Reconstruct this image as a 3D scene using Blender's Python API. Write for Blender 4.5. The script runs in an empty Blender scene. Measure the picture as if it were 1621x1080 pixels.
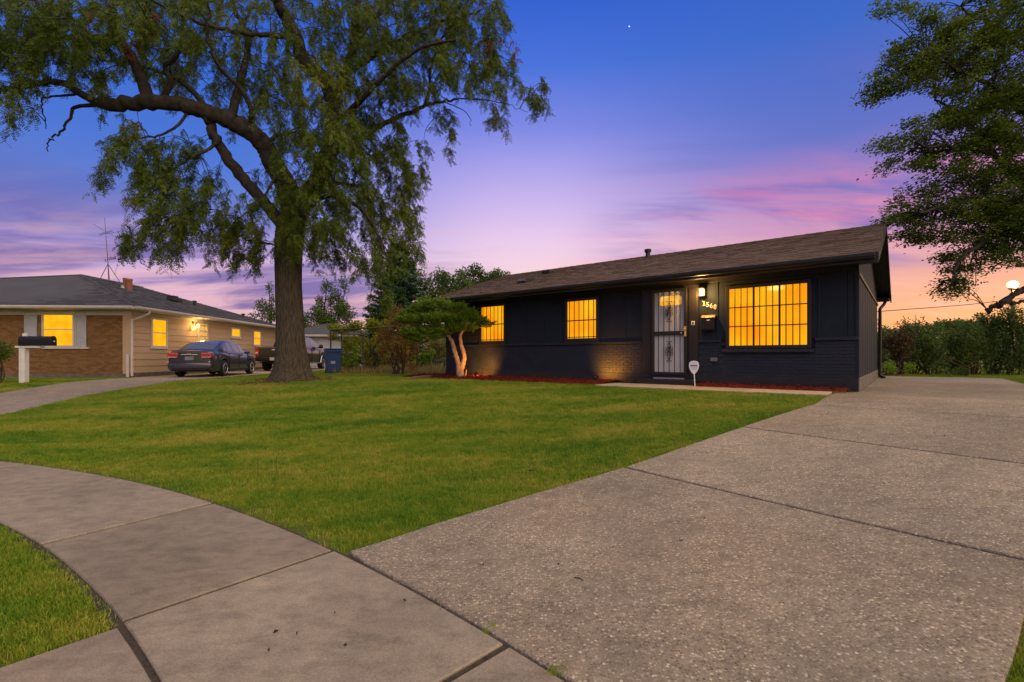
import bpy, bmesh, math, random
import numpy as np
from mathutils import Vector, Matrix
random.seed(7); RNG = np.random.default_rng(11)
S = bpy.context.scene
COL = S.collection
PI = math.pi

# ------------------------------------------------------------------ camera
F, CX, HY, CZ = 770.0, 810.5, 564.0, 1.45          # pixels of a 1621 px wide frame
cd = bpy.data.cameras.new('camera'); cam = bpy.data.objects.new('camera', cd); COL.objects.link(cam)
cam.location = (0, 0, CZ); cam.rotation_euler = (PI/2, 0, 0)
cd.sensor_width = 36; cd.lens = 36*F/1621; cd.shift_y = (HY-540)/1621
cd.clip_start = .05; cd.clip_end = 3000
S.camera = cam

def lin(c):
    return tuple((v/255/12.92 if v <= 10 else ((v/255+.055)/1.055)**2.4) for v in c)

# ------------------------------------------------------------------ sky (world)
SUN_AZ, SUN_EL = math.radians(130), math.radians(54)
w = bpy.data.worlds.new('World'); S.world = w; w.use_nodes = True
nt = w.node_tree; nt.nodes.clear()
def N(t, **k):
    n = nt.nodes.new(t)
    for a, b in k.items(): setattr(n, a, b)
    return n
def mth(op, a, b=None, c=None, clamp=False):
    n = N('ShaderNodeMath', operation=op); n.use_clamp = clamp
    for i, v in enumerate((a, b, c)):
        if v is None: continue
        if isinstance(v, (int, float)): n.inputs[i].default_value = v
        else: nt.links.new(v, n.inputs[i])
    return n.outputs[0]
def vmth(op, a, b=None):
    n = N('ShaderNodeVectorMath', operation=op)
    for i, v in enumerate((a, b)):
        if v is None: continue
        if isinstance(v, tuple): n.inputs[i].default_value = v
        else: nt.links.new(v, n.inputs[i])
    return n
def mrange(v, a, b, lo=0., hi=1.):
    n = N('ShaderNodeMapRange', interpolation_type='SMOOTHSTEP')
    nt.links.new(v, n.inputs[0]); n.inputs[1].default_value = a; n.inputs[2].default_value = b
    n.inputs[3].default_value = lo; n.inputs[4].default_value = hi
    return n.outputs[0]
def wramp(v, stops):
    n = N('ShaderNodeValToRGB'); cr = n.color_ramp
    while len(cr.elements) > 1: cr.elements.remove(cr.elements[-1])
    for i, (p, c) in enumerate(stops):
        e = cr.elements[0] if i == 0 else cr.elements.new(p)
        e.position = p; e.color = (*lin(c), 1)
    nt.links.new(v, n.inputs[0]); return n.outputs[0]
def wmix(f, a, b, blend='MIX'):
    n = N('ShaderNodeMix', data_type='RGBA', blend_type=blend)
    if isinstance(f, (int, float)): n.inputs[0].default_value = f
    else: nt.links.new(f, n.inputs[0])
    for i, v in ((6, a), (7, b)):
        if isinstance(v, tuple): n.inputs[i].default_value = v
        else: nt.links.new(v, n.inputs[i])
    return n.outputs[2]
tc = N('ShaderNodeTexCoord'); DIR = tc.outputs['Generated']
sep = N('ShaderNodeSeparateXYZ'); nt.links.new(DIR, sep.inputs[0])
ez = mth('MAXIMUM', sep.outputs[2], 0.)
hz = vmth('NORMALIZE', vmth('MULTIPLY', DIR, (1, 1, 0)).outputs[0]).outputs[0]
a50 = math.radians(52)
sd = vmth('DOT_PRODUCT', hz, (math.sin(a50), math.cos(a50), 0)).outputs['Value']
fB = mrange(sd, .66, .99)
rA = wramp(ez, [(0, (252, 192, 156)), (.05, (252, 202, 186)), (.11, (248, 208, 212)), (.17, (250, 214, 226)), (.23, (236, 204, 238)),
                (.31, (200, 180, 240)), (.42, (128, 138, 230)), (.51, (72, 114, 220)), (.60, (44, 94, 208)), (1, (30, 70, 170))])
rB = wramp(ez, [(0, (255, 160, 96)), (.06, (252, 178, 124)), (.11, (240, 172, 146)), (.165, (214, 156, 176)), (.23, (190, 130, 186)), (.29, (144, 122, 194)),
                (.36, (88, 108, 198)), (.50, (54, 102, 200)), (.62, (42, 90, 198)), (1, (30, 70, 170))])
rC = wramp(ez, [(0, (250, 176, 138)), (.05, (246, 190, 176)), (.10, (226, 180, 206)), (.16, (204, 174, 222)), (.21, (142, 144, 218)), (.26, (98, 128, 214)), (.33, (76, 118, 214)), (.45, (54, 106, 212)), (.60, (42, 92, 206)), (1, (30, 70, 170))])
hs_ = N('ShaderNodeSeparateXYZ'); nt.links.new(hz, hs_.inputs[0])
sky = wmix(fB, wmix(mrange(hs_.outputs[0], .02, -.52), rA, rC), rB)
# cloud banks: noise on a flat layer far overhead
zz = mth('ADD', sep.outputs[2], .10)
cl = N('ShaderNodeCombineXYZ')
nt.links.new(mth('DIVIDE', sep.outputs[0], zz), cl.inputs[0]); nt.links.new(mth('DIVIDE', sep.outputs[1], zz), cl.inputs[1])
def cloud(scale, off, rot, sc, lo, hi, detail=6.):
    m = N('ShaderNodeMapping'); nt.links.new(cl.outputs[0], m.inputs[0])
    m.inputs['Location'].default_value = off; m.inputs['Rotation'].default_value = (0, 0, rot); m.inputs['Scale'].default_value = sc
    n = N('ShaderNodeTexNoise'); n.inputs['Scale'].default_value = scale; n.inputs['Detail'].default_value = detail; n.inputs['Roughness'].default_value = .58
    n.inputs['Distortion'].default_value = .5
    nt.links.new(m.outputs[0], n.inputs['Vector'])
    return mrange(n.outputs[0], lo, hi)
c1 = cloud(.42, (2.1, .3, 0), .12, (.75, 1.7, 1), .44, .56)
band1 = mth('MULTIPLY', mrange(ez, .03, .09), mrange(ez, .33, .17))
lf = mrange(sep.outputs[0], .05, -.35)
k1 = mth('MULTIPLY', mth('MULTIPLY', c1, band1), lf)
sky = wmix(mth('MULTIPLY', k1, .8), sky, (*lin((92, 84, 164)), 1))
c2 = cloud(.75, (6.4, 2.2, 0), -.75, (.8, 2.4, 1), .46, .62, 8.)
band2 = mth('MULTIPLY', mrange(ez, .10, .2), mrange(ez, .50, .34))
k2 = mth('MULTIPLY', mth('MULTIPLY', c2, band2), mrange(sep.outputs[0], .08, .42))
sky = wmix(mth('MULTIPLY', k2, .80), sky, (*lin((104, 104, 190)), 1))
c3 = cloud(.8, (-3.2, 5.1, 0), -.7, (.8, 2.4, 1), .46, .60, 8.)
band3 = mth('MULTIPLY', mrange(ez, .12, .2), mrange(ez, .36, .26))
sky = wmix(mth('MULTIPLY', mth('MULTIPLY', mth('MULTIPLY', c3, band3), mrange(sep.outputs[0], .05, .45)), .6), sky, (*lin((228, 128, 176)), 1))
c4 = cloud(.9, (1.2, -4.1, 0), .05, (.6, 2.6, 1), .45, .65)
sky = wmix(mth('MULTIPLY', mth('MULTIPLY', c4, mrange(ez, .30, .12)), .42), sky, (*lin((255, 196, 190)), 1))
# one star
sv = Vector(((996-CX)/F, 1, (HY-42)/F)).normalized()
st = vmth('DISTANCE', DIR, tuple(sv)).outputs['Value']
star = mth('LESS_THAN', st, .0011)
sky = wmix(star, sky, (1.2, 1.2, 1.3, 1))
nish = N('ShaderNodeTexSky', sky_type='NISHITA'); nish.sun_disc = False
nish.sun_elevation = math.radians(1); nish.sun_rotation = a50
bg1 = N('ShaderNodeBackground'); nt.links.new(sky, bg1.inputs[0]); bg1.inputs[1].default_value = .97
bg2 = N('ShaderNodeBackground'); nt.links.new(nish.outputs[0], bg2.inputs[0]); bg2.inputs[1].default_value = .02
ad = N('ShaderNodeAddShader'); nt.links.new(bg1.outputs[0], ad.inputs[0]); nt.links.new(bg2.outputs[0], ad.inputs[1])
wo = N('ShaderNodeOutputWorld'); nt.links.new(ad.outputs[0], wo.inputs[0])

# ------------------------------------------------------------------ the soft warm afterglow
sl = bpy.data.lights.new('sun', 'SUN'); sl.energy = 4.7; sl.angle = math.radians(115); sl.color = (1., .77, .40)
so = bpy.data.objects.new('sun', sl); COL.objects.link(so)
sdv = Vector((math.sin(SUN_AZ)*math.cos(SUN_EL), math.cos(SUN_AZ)*math.cos(SUN_EL), math.sin(SUN_EL)))
so.rotation_euler = sdv.to_track_quat('Z', 'Y').to_euler(); so.location = (0, 0, 30)

S.view_settings.view_transform = 'Standard'; S.view_settings.look = 'None'; S.view_settings.gamma = 1
S.view_settings.use_curve_mapping = False; S.view_settings.exposure = 0.0
S.render.engine = 'CYCLES'; S.cycles.use_denoising = True; S.cycles.max_bounces = 6; S.cycles.transparent_max_bounces = 12
S.cycles.sample_clamp_indirect = 4

# ------------------------------------------------------------------ pixel helpers, terrain
CC = (-11.9, -9.35); RO, RI = 16.7, 15.48              # centre of the cul-de-sac, sidewalk radii
def terrain(x, y):
    x = np.asarray(x, float); y = np.asarray(y, float)
    r = np.hypot(x-CC[0], y-CC[1])
    t = np.clip((r-16.9)/8.3, 0, 1); s = t*t*(3-2*t)
    q = np.clip((-x-6.8)/4.5, 0, 1); q = q*q*(3-2*q)
    far = np.clip((y-26)/10, 0, 1)
    P = .73 - .12*q + .05*q*far
    low = np.clip((14.2-r)/.6, 0, 1)
    return P*(.55*t+.45*s) - .30*low
def tz(x, y): return float(terrain(x, y))
def ground(px, py):
    k = (px-CX)/F; q = (HY-py)/F; d = 1.0
    while d < 300:
        if CZ+q*d < tz(k*d, d): break
        d += .02
    return Vector((k*d, d, tz(k*d, d)))
def at(px, py, d): return Vector(((px-CX)/F*d, d, CZ+(HY-py)/F*d))

# ------------------------------------------------------------------ materials
def newmat(name):
    m = bpy.data.materials.new(name); m.use_nodes = True
    t = m.node_tree; b = t.nodes['Principled BSDF']
    return m, t, b
def mat(name, col, rough=.7, metal=0., var=.15, scale=6., bump=0., bscale=40., col2=None, coords='Object', stretch=None, spec=.4, emit=None, estr=0., coat=0.):
    """plain procedural surface: two noise octaves of colour variation and a noise bump"""
    m, t, b = newmat(name); L = t.links
    tcn = t.nodes.new('ShaderNodeTexCoord'); v = tcn.outputs[coords]
    if stretch:
        mp = t.nodes.new('ShaderNodeMapping'); mp.inputs['Scale'].default_value = stretch; L.new(v, mp.inputs[0]); v = mp.outputs[0]
    n = t.nodes.new('ShaderNodeTexNoise'); n.inputs['Scale'].default_value = scale; n.inputs['Detail'].default_value = 5; n.inputs['Roughness'].default_value = .62
    L.new(v, n.inputs['Vector'])
    cr = t.nodes.new('ShaderNodeValToRGB')
    a = tuple(c*(1-var) for c in col); z = col2 or tuple(min(1, c*(1+var)) for c in col)
    cr.color_ramp.elements[0].position = .3; cr.color_ramp.elements[1].position = .7
    cr.color_ramp.elements[0].color = (*a, 1); cr.color_ramp.elements[1].color = (*z, 1)
    L.new(n.outputs[0], cr.inputs[0]); L.new(cr.outputs[0], b.inputs['Base Color'])
    b.inputs['Roughness'].default_value = rough; b.inputs['Metallic'].default_value = metal
    b.inputs['Specular IOR Level'].default_value = spec; b.inputs['Coat Weight'].default_value = coat
    if bump:
        n2 = t.nodes.new('ShaderNodeTexNoise'); n2.inputs['Scale'].default_value = bscale; n2.inputs['Detail'].default_value = 6
        L.new(v, n2.inputs['Vector'])
        bp = t.nodes.new('ShaderNodeBump'); bp.inputs['Strength'].default_value = bump; bp.inputs['Distance'].default_value = .02
        L.new(n2.outputs[0], bp.inputs['Height']); L.new(bp.outputs[0], b.inputs['Normal'])
    if emit:
        b.inputs['Emission Color'].default_value = (*emit, 1); b.inputs['Emission Strength'].default_value = estr
    return m
def leafmat(name, c1, c2, c3=None, trans=.35, scale=.8):
    """leaves: colour by leaf and by slow position noise, partly translucent"""
    m, t, b = newmat(name); L = t.links
    g = t.nodes.new('ShaderNodeNewGeometry')
    n = t.nodes.new('ShaderNodeTexNoise'); n.inputs['Scale'].default_value = scale; n.inputs['Detail'].default_value = 3
    L.new(g.outputs['Position'], n.inputs['Vector'])
    mx = t.nodes.new('ShaderNodeMath'); mx.operation = 'MULTIPLY_ADD'; mx.inputs[1].default_value = .55
    L.new(g.outputs['Random Per Island'], mx.inputs[0])
    m2 = t.nodes.new('ShaderNodeMath'); m2.operation = 'MULTIPLY_ADD'; m2.inputs[1].default_value = 1.4; m2.inputs[2].default_value = -.48
    L.new(n.outputs[0], m2.inputs[0]); L.new(m2.outputs[0], mx.inputs[2])
    cr = t.nodes.new('ShaderNodeValToRGB')
    cr.color_ramp.elements[0].color = (*c1, 1); cr.color_ramp.elements[0].position = .15
    cr.color_ramp.elements[1].color = (*c2, 1); cr.color_ramp.elements[1].position = .8
    if c3:
        e = cr.color_ramp.elements.new(.98); e.color = (*c3, 1)
    L.new(mx.outputs[0], cr.inputs[0])
    L.new(cr.outputs[0], b.inputs['Base Color']); b.inputs['Roughness'].default_value = .6; b.inputs['Specular IOR Level'].default_value = .25
    tr = t.nodes.new('ShaderNodeBsdfTranslucent'); L.new(cr.outputs[0], tr.inputs[0])
    ms = t.nodes.new('ShaderNodeMixShader'); ms.inputs[0].default_value = trans
    L.new(b.outputs[0], ms.inputs[1]); L.new(tr.outputs[0], ms.inputs[2])
    L.new(ms.outputs[0], t.nodes['Material Output'].inputs[0])
    return m
def litmat(name, c1, c2, strength, axis=0, fold=9., rough=.12, nscale=1.2):
    """lit curtain or blind behind window glass: soft folds, slow variation, emits"""
    m, t, b = newmat(name); L = t.links
    tcn = t.nodes.new('ShaderNodeTexCoord')
    mp = t.nodes.new('ShaderNodeMapping'); sc = [.5, .5, .5]; sc[axis] = fold; mp.inputs['Scale'].default_value = sc
    L.new(tcn.outputs['Object'], mp.inputs[0])
    n = t.nodes.new('ShaderNodeTexNoise'); n.inputs['Scale'].default_value = 1.; n.inputs['Detail'].default_value = 3
    L.new(mp.outputs[0], n.inputs['Vector'])
    n2 = t.nodes.new('ShaderNodeTexNoise'); n2.inputs['Scale'].default_value = nscale; L.new(tcn.outputs['Object'], n2.inputs['Vector'])
    ml = t.nodes.new('ShaderNodeMath'); ml.operation = 'MULTIPLY_ADD'; ml.inputs[1].default_value = .25
    L.new(n.outputs[0], ml.inputs[0])
    m3 = t.nodes.new('ShaderNodeMath'); m3.operation = 'MULTIPLY'; m3.inputs[1].default_value = .95; L.new(n2.outputs[0], m3.inputs[0]); L.new(m3.outputs[0], ml.inputs[2])
    cr = t.nodes.new('ShaderNodeValToRGB'); cr.color_ramp.elements[0].position = .42; cr.color_ramp.elements[1].position = .80
    cr.color_ramp.elements[0].color = (*c1, 1); cr.color_ramp.elements[1].color = (*c2, 1)
    L.new(ml.outputs[0], cr.inputs[0]); L.new(cr.outputs[0], b.inputs['Emission Color']); b.inputs['Emission Strength'].default_value = strength
    b.inputs['Base Color'].default_value = (.05, .02, .003, 1); b.inputs['Roughness'].default_value = .3; b.inputs['Specular IOR Level'].default_value = .12
    return m
def concrete(name, base, aggregate=0., stain=.3, rough=.85, patches=(.9, 1.1)):
    m, t, b = newmat(name); L = t.links
    g = t.nodes.new('ShaderNodeNewGeometry'); pos = g.outputs['Position']
    oi = t.nodes.new('ShaderNodeObjectInfo')
    def noise(sc, det=5, ro=.6, vec=pos):
        n = t.nodes.new('ShaderNodeTexNoise'); n.inputs['Scale'].default_value = sc; n.inputs['Detail'].default_value = det; n.inputs['Roughness'].default_value = ro
        L.new(vec, n.inputs['Vector']); return n.outputs[0]
    def ramp(v, p0, c0, p1, c1):
        r = t.nodes.new('ShaderNodeValToRGB'); r.color_ramp.elements[0].position = p0; r.color_ramp.elements[1].position = p1
        r.color_ramp.elements[0].color = (*c0, 1); r.color_ramp.elements[1].color = (*c1, 1); L.new(v, r.inputs[0]); return r.outputs[0]
    def mix(f, a, c, bl='MIX'):
        n = t.nodes.new('ShaderNodeMix'); n.data_type = 'RGBA'; n.blend_type = bl
        if isinstance(f, float): n.inputs[0].default_value = f
        else: L.new(f, n.inputs[0])
        L.new(a, n.inputs[6]); 
        if isinstance(c, tuple): n.inputs[7].default_value = c
        else: L.new(c, n.inputs[7])
        return n.outputs[2]
    c = ramp(noise(.8, 6, .65), .32, tuple(v*.84 for v in base), .70, tuple(v*1.12 for v in base))
    c = mix(.5, c, ramp(noise(9, 6, .7), .35, (.62, .62, .64), .66, (1.12, 1.1, 1.07)), 'MULTIPLY')
    # streaky stains with a shape of their own
    mp = t.nodes.new('ShaderNodeMapping'); mp.inputs['Rotation'].default_value = (0, 0, .9); mp.inputs['Scale'].default_value = (1., 2.4, 1); L.new(pos, mp.inputs[0])
    c = mix(stain, c, ramp(noise(3.1, 12, .80, mp.outputs[0]), .40, (.40, .39, .40), .52, (1.03, 1.03, 1.03)), 'MULTIPLY')
    c = mix(.8, c, ramp(noise(95, 3, .7), .30, (.66, .65, .64), .68, (1.22, 1.21, 1.2)), 'MULTIPLY')
    # broad worn and soiled areas, rusty tints
    c = mix(.75, c, ramp(noise(.42, 5, .6), .36, (.80, .79, .79), .60, (1.07, 1.05, 1.03)), 'MULTIPLY')
    c = mix(.45, c, ramp(noise(.33, 3, .5), .50, (1., 1., 1.), .68, (1.16, .98, .88)), 'MULTIPLY')
    c = mix(.8, c, ramp(noise(5.5, 8, .75), .25, (.35, .33, .32), .34, (1., 1., 1.)), 'MULTIPLY')
    # speckle of small dark pits
    vp = t.nodes.new('ShaderNodeTexVoronoi'); vp.inputs['Scale'].default_value = 15; L.new(pos, vp.inputs['Vector'])
    c = mix(.55, c, ramp(vp.outputs['Distance'], .03, (.5, .46, .43), .055, (1, 1, 1)), 'MULTIPLY')
    h = noise(160, 4, .7)
    if aggregate:
        v1 = t.nodes.new('ShaderNodeTexVoronoi'); v1.inputs['Scale'].default_value = 66; v1.inputs['Randomness'].default_value = 1
        L.new(pos, v1.inputs['Vector'])
        sx = t.nodes.new('ShaderNodeSeparateColor'); L.new(v1.outputs['Color'], sx.inputs[0])
        peb = ramp(sx.outputs[0], .0, (.42, .38, .35), .50, (1.0, .97, .93))
        e = [x for x in t.nodes if x.bl_idname == 'ShaderNodeValToRGB'][-1].color_ramp.elements.new(.80); e.color = (1.45, 1.4, 1.35, 1)
        e2 = [x for x in t.nodes if x.bl_idname == 'ShaderNodeValToRGB'][-1].color_ramp.elements.new(1.); e2.color = (2.4, 2.35, 2.3, 1)
        inside = ramp(v1.outputs['Distance'], .30, (1, 1, 1), .62, (.0, .0, .0))
        big = ramp(noise(1.7, 4, .6), .34, (.55, .55, .55), .56, (1, 1, 1))
        f = mix(1., inside, big, 'MULTIPLY')
        pm = mix(1., c, peb, 'MULTIPLY')
        fm = t.nodes.new('ShaderNodeMath'); fm.operation = 'MULTIPLY'; fm.inputs[1].default_value = aggregate; L.new(f, fm.inputs[0])
        c = mix(fm.outputs[0], c, pm)
        # scattered larger pale stones
        v2 = t.nodes.new('ShaderNodeTexVoronoi'); v2.inputs['Scale'].default_value = 34; L.new(pos, v2.inputs['Vector'])
        s2 = t.nodes.new('ShaderNodeSeparateColor'); L.new(v2.outputs['Color'], s2.inputs[0])
        far = ramp(v2.outputs['Distance'], .20, (1, 1, 1), .34, (0, 0, 0))
        pick = ramp(s2.outputs[1], .62, (0, 0, 0), .98, (1, 1, 1))
        f2 = mix(1., far, pick, 'MULTIPLY')
        c = mix(f2, c, tuple(min(.9, v*1.9) for v in base)+(1,))
        h2 = t.nodes.new('ShaderNodeMath'); h2.operation = 'SUBTRACT'; L.new(h, h2.inputs[0]); L.new(v1.outputs['Distance'], h2.inputs[1]); h = h2.outputs[0]
    tone = t.nodes.new('ShaderNodeMapRange'); tone.inputs[3].default_value = patches[0]; tone.inputs[4].default_value = patches[1]
    L.new(oi.outputs['Random'], tone.inputs[0])
    c = mix(1., c, tone.outputs[0], 'MULTIPLY')
    L.new(c, b.inputs['Base Color']); b.inputs['Roughness'].default_value = rough; b.inputs['Specular IOR Level'].default_value = .3
    bp = t.nodes.new('ShaderNodeBump'); bp.inputs['Strength'].default_value = .35 if not aggregate else .6; bp.inputs['Distance'].default_value = .006
    L.new(h, bp.inputs['Height']); L.new(bp.outputs[0], b.inputs['Normal'])
    return m

M = {}
M['navy'] = mat('navy_paint', (.0088, .0138, .0245), .7, var=.16, scale=3, bump=.12, bscale=60, spec=.2)
M['navy_brick'] = mat('navy_painted_brick', (.0100, .0152, .0265), .62, var=.30, scale=2.2, bump=.5, bscale=70, spec=.3)
M['black_trim'] = mat('black_brown_trim', (.011, .0095, .0085), .5, var=.15, bump=.05)
M['bar'] = mat('black_iron', (.010, .009, .009), .45, metal=.3, var=.1)
M['found'] = mat('dark_foundation', (.0105, .0125, .018), .8, var=.3, scale=4, bump=.4, bscale=30)
M['found_side'] = mat('concrete_foundation', (.12, .10, .085), .85, var=.3, scale=4, bump=.4, bscale=30)
M['white_door'] = mat('white_door_paint', (.40, .41, .41), .45, var=.06, scale=5)
M['brass'] = mat('brass', (.75, .52, .18), .3, metal=.9, var=.1)
M['cream'] = mat('cream_numerals', (.58, .52, .40), .4, var=.05)
M['plate'] = mat('pale_plate', (.45, .44, .42), .5, var=.08)
M['grey_box'] = mat('grey_outlet', (.12, .125, .12), .5, var=.1)
M['sign_white'] = mat('sign_white', (.72, .73, .78), .35, var=.05)
M['sign_dark'] = mat('sign_print', (.12, .12, .18), .5, var=.1)
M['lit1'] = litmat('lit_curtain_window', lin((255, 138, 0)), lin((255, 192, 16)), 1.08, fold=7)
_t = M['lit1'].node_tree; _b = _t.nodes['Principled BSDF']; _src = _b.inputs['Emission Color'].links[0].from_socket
_tc = _t.nodes.new('ShaderNodeTexCoord'); _mp = _t.nodes.new('ShaderNodeMapping'); _mp.inputs['Location'].default_value = (1.42, 0, -2.175*2.6); _mp.inputs['Scale'].default_value = (1, 0, 2.6); _t.links.new(_tc.outputs['Object'], _mp.inputs[0])  # ceiling lamp glow painted into the emission colour near the pane top
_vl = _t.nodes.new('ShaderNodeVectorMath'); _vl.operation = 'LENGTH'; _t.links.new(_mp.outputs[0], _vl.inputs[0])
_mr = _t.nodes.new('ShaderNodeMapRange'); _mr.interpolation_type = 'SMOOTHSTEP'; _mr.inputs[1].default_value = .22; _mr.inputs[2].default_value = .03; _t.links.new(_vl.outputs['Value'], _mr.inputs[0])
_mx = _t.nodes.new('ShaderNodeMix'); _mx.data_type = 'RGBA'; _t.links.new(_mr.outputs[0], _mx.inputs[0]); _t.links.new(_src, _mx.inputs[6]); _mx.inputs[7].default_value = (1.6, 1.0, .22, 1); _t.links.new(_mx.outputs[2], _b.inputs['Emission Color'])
M['lit2'] = litmat('lit_blind_window', lin((255, 146, 4)), lin((255, 190, 26)), 1.08, fold=10)
M['lit3'] = litmat('lit_room_window', lin((255, 170, 6)), lin((255, 198, 24)), 1.05, fold=2, nscale=2)
M['fan'] = litmat('lit_fanlight', lin((240, 160, 30)), lin((255, 214, 110)), .95, fold=26, nscale=9)
M['lamp_hot'] = mat('lamp_glass_lit', (1, .8, .5), .2, var=0, emit=(1, .56, .14), estr=6)
M['lamp_hot2'] = mat('street_lamp_glass_lit', (1, .9, .7), .2, var=0, emit=(1, .55, .13), estr=6)
M['copper'] = mat('worn_copper', (.30, .19, .12), .4, metal=.6, var=.15)
M['ng_roof'] = None
M['trim_white'] = mat('aged_white_trim', (.50, .47, .43), .55, var=.1, scale=3, bump=.05)
M['siding'] = mat('tan_siding', (.44, .315, .19), .65, var=.07, scale=2, stretch=(1, .15, 1), bump=.08, bscale=30)
M['shutter'] = mat('pale_grey_shutter', (.36, .38, .40), .6, var=.08)
M['clay'] = mat('clay_flue', (.32, .12, .07), .8, var=.2, bump=.2)
M['tin'] = mat('galvanised_metal', (.30, .33, .37), .4, metal=.7, var=.2)
M['antenna'] = mat('antenna_metal', (.10, .10, .11), .45, metal=.6, var=.1)
M['dark_metal'] = mat('dark_steel', (.035, .033, .032), .45, metal=.5, var=.2)
M['rust_pipe'] = mat('weathered_pipe', (.085, .070, .058), .6, metal=.3, var=.3)
M['mulch'] = None
M['wood'] = mat('weathered_timber', (.14, .10, .07), .85, var=.3, stretch=(1, 12, 12), bump=.3)
M['white_wood'] = mat('white_post_paint', (.58, .58, .57), .6, var=.1, scale=4, bump=.08)
M['black_plastic'] = mat('black_plastic', (.008, .008, .009), .45, var=.1, spec=.25)
M['bin_blue'] = mat('blue_bin_plastic', (.012, .055, .17), .45, var=.12)
M['garage_white'] = mat('white_garage', (.52, .52, .54), .6, var=.06)
M['bark'] = mat('grey_brown_bark', (.066, .056, .042), .95, var=.65, scale=9, stretch=(4, 4, .45), bump=1., bscale=22, spec=.1)
M['bark2'] = mat('dark_limb_bark', (.034, .030, .025), .95, var=.5, scale=5, bump=.6, bscale=20, spec=.1)
M['jbark'] = mat('shredding_juniper_bark', (.34, .22, .13), .9, var=.45, scale=9, stretch=(3, 3, .6), bump=.8, bscale=25, spec=.1)
M['stem'] = mat('shrub_stem', (.06, .042, .03), .9, var=.3)
def shingle_mat(name, c, var=.35):
    m, t, b = newmat(name); L = t.links
    g = t.nodes.new('ShaderNodeNewGeometry')
    n = t.nodes.new('ShaderNodeTexNoise'); n.inputs['Scale'].default_value = 60; n.inputs['Detail'].default_value = 4; L.new(g.outputs['Position'], n.inputs['Vector'])
    n2 = t.nodes.new('ShaderNodeTexNoise'); n2.inputs['Scale'].default_value = .9; n2.inputs['Detail'].default_value = 4; L.new(g.outputs['Position'], n2.inputs['Vector'])
    a = t.nodes.new('ShaderNodeMath'); a.operation = 'MULTIPLY_ADD'; a.inputs[1].default_value = .55; L.new(g.outputs['Random Per Island'], a.inputs[0])
    a2 = t.nodes.new('ShaderNodeMath'); a2.operation = 'MULTIPLY_ADD'; a2.inputs[1].default_value = .5; L.new(n.outputs[0], a2.inputs[0])
    a3 = t.nodes.new('ShaderNodeMath'); a3.operation = 'MULTIPLY_ADD'; a3.inputs[1].default_value = .35; a3.inputs[2].default_value = -.22; L.new(n2.outputs[0], a3.inputs[0])
    L.new(a3.outputs[0], a2.inputs[2]); L.new(a2.outputs[0], a.inputs[2])
    cr = t.nodes.new('ShaderNodeValToRGB'); cr.color_ramp.elements[0].position = .05; cr.color_ramp.elements[1].position = .95
    cr.color_ramp.elements[0].color = (*[v*(1-var) for v in c], 1); cr.color_ramp.elements[1].color = (*[v*(1+var) for v in c], 1)
    L.new(a.outputs[0], cr.inputs[0]); L.new(cr.outputs[0], b.inputs['Base Color']); b.inputs['Roughness'].default_value = .9; b.inputs['Specular IOR Level'].default_value = .2
    bp = t.nodes.new('ShaderNodeBump'); bp.inputs['Strength'].default_value = .3; bp.inputs['Distance'].default_value = .01; L.new(n.outputs[0], bp.inputs['Height']); L.new(bp.outputs[0], b.inputs['Normal'])
    return m
M['roof1'] = shingle_mat('brown_shingles', (.120, .085, .062), .30)
M['roof2'] = shingle_mat('slate_grey_shingles', (.060, .062, .068), .62)
M['brick2'] = shingle_mat('tan_face_brick', (.190, .105, .042), .40)
M['mortar2'] = mat('grey_mortar', (.17, .125, .08), .9, var=.15)
M['walk'] = concrete('worn_sidewalk_concrete', (.236, .204, .160), 0., .34)
M['drive'] = concrete('exposed_aggregate_concrete', (.238, .208, .162), 1.0, .3)
M['drive2'] = concrete('grey_driveway_concrete', (.285, .242, .185), .4, .4)
M['path'] = concrete('pale_walk_concrete', (.44, .36, .25), .1, .25)
M['dirt'] = mat('joint_dirt', (.042, .032, .022), 1., var=.4, scale=20, bump=.5)
M['asphalt'] = mat('street_asphalt', (.05, .05, .052), .9, var=.2, scale=30, bump=.4, bscale=200)
M['leaf_locust'] = leafmat('locust_leaves', (.040, .078, .010), (.135, .190, .020), (.24, .23, .025), .45, .5)
M['leaf_red'] = leafmat('reddish_dry_leaves', (.10, .03, .015), (.17, .06, .02), None, .3)
M['leaf_elm'] = leafmat('elm_leaves', (.048, .096, .012), (.165, .230, .022), None, .35, .7)
M['leaf_dark'] = leafmat('dark_spruce_needles', (.018, .060, .028), (.062, .130, .048), None, .1, .9)
M['leaf_mid'] = leafmat('mid_green_leaves', (.034, .075, .014), (.105, .165, .026), None, .3, .9)
M['leaf_vine'] = leafmat('yellow_green_vine_leaves', (.16, .22, .014), (.48, .48, .034), (.56, .46, .04), .35, 1.1)
M['leaf_lime'] = leafmat('lime_leaves', (.10, .20, .014), (.30, .44, .022), None, .4, 1.2)
M['leaf_brown'] = leafmat('dry_brown_leaves', (.16, .075, .022), (.38, .19, .05), (.26, .22, .04), .3, 1.5)
M['leaf_hedge'] = leafmat('hedge_leaves', (.034, .070, .010), (.115, .170, .024), None, .3, 1.2)
M['leaf_purple'] = leafmat('purple_brown_leaves', (.050, .030, .016), (.125, .085, .036), None, .3, 1.2)
M['juniper'] = leafmat('juniper_needles', (.022, .080, .008), (.190, .290, .024), None, .2, 4.)
M['dry_grass'] = leafmat('dry_grass', (.18, .15, .045), (.48, .39, .15), None, .3, 1.5)

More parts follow.
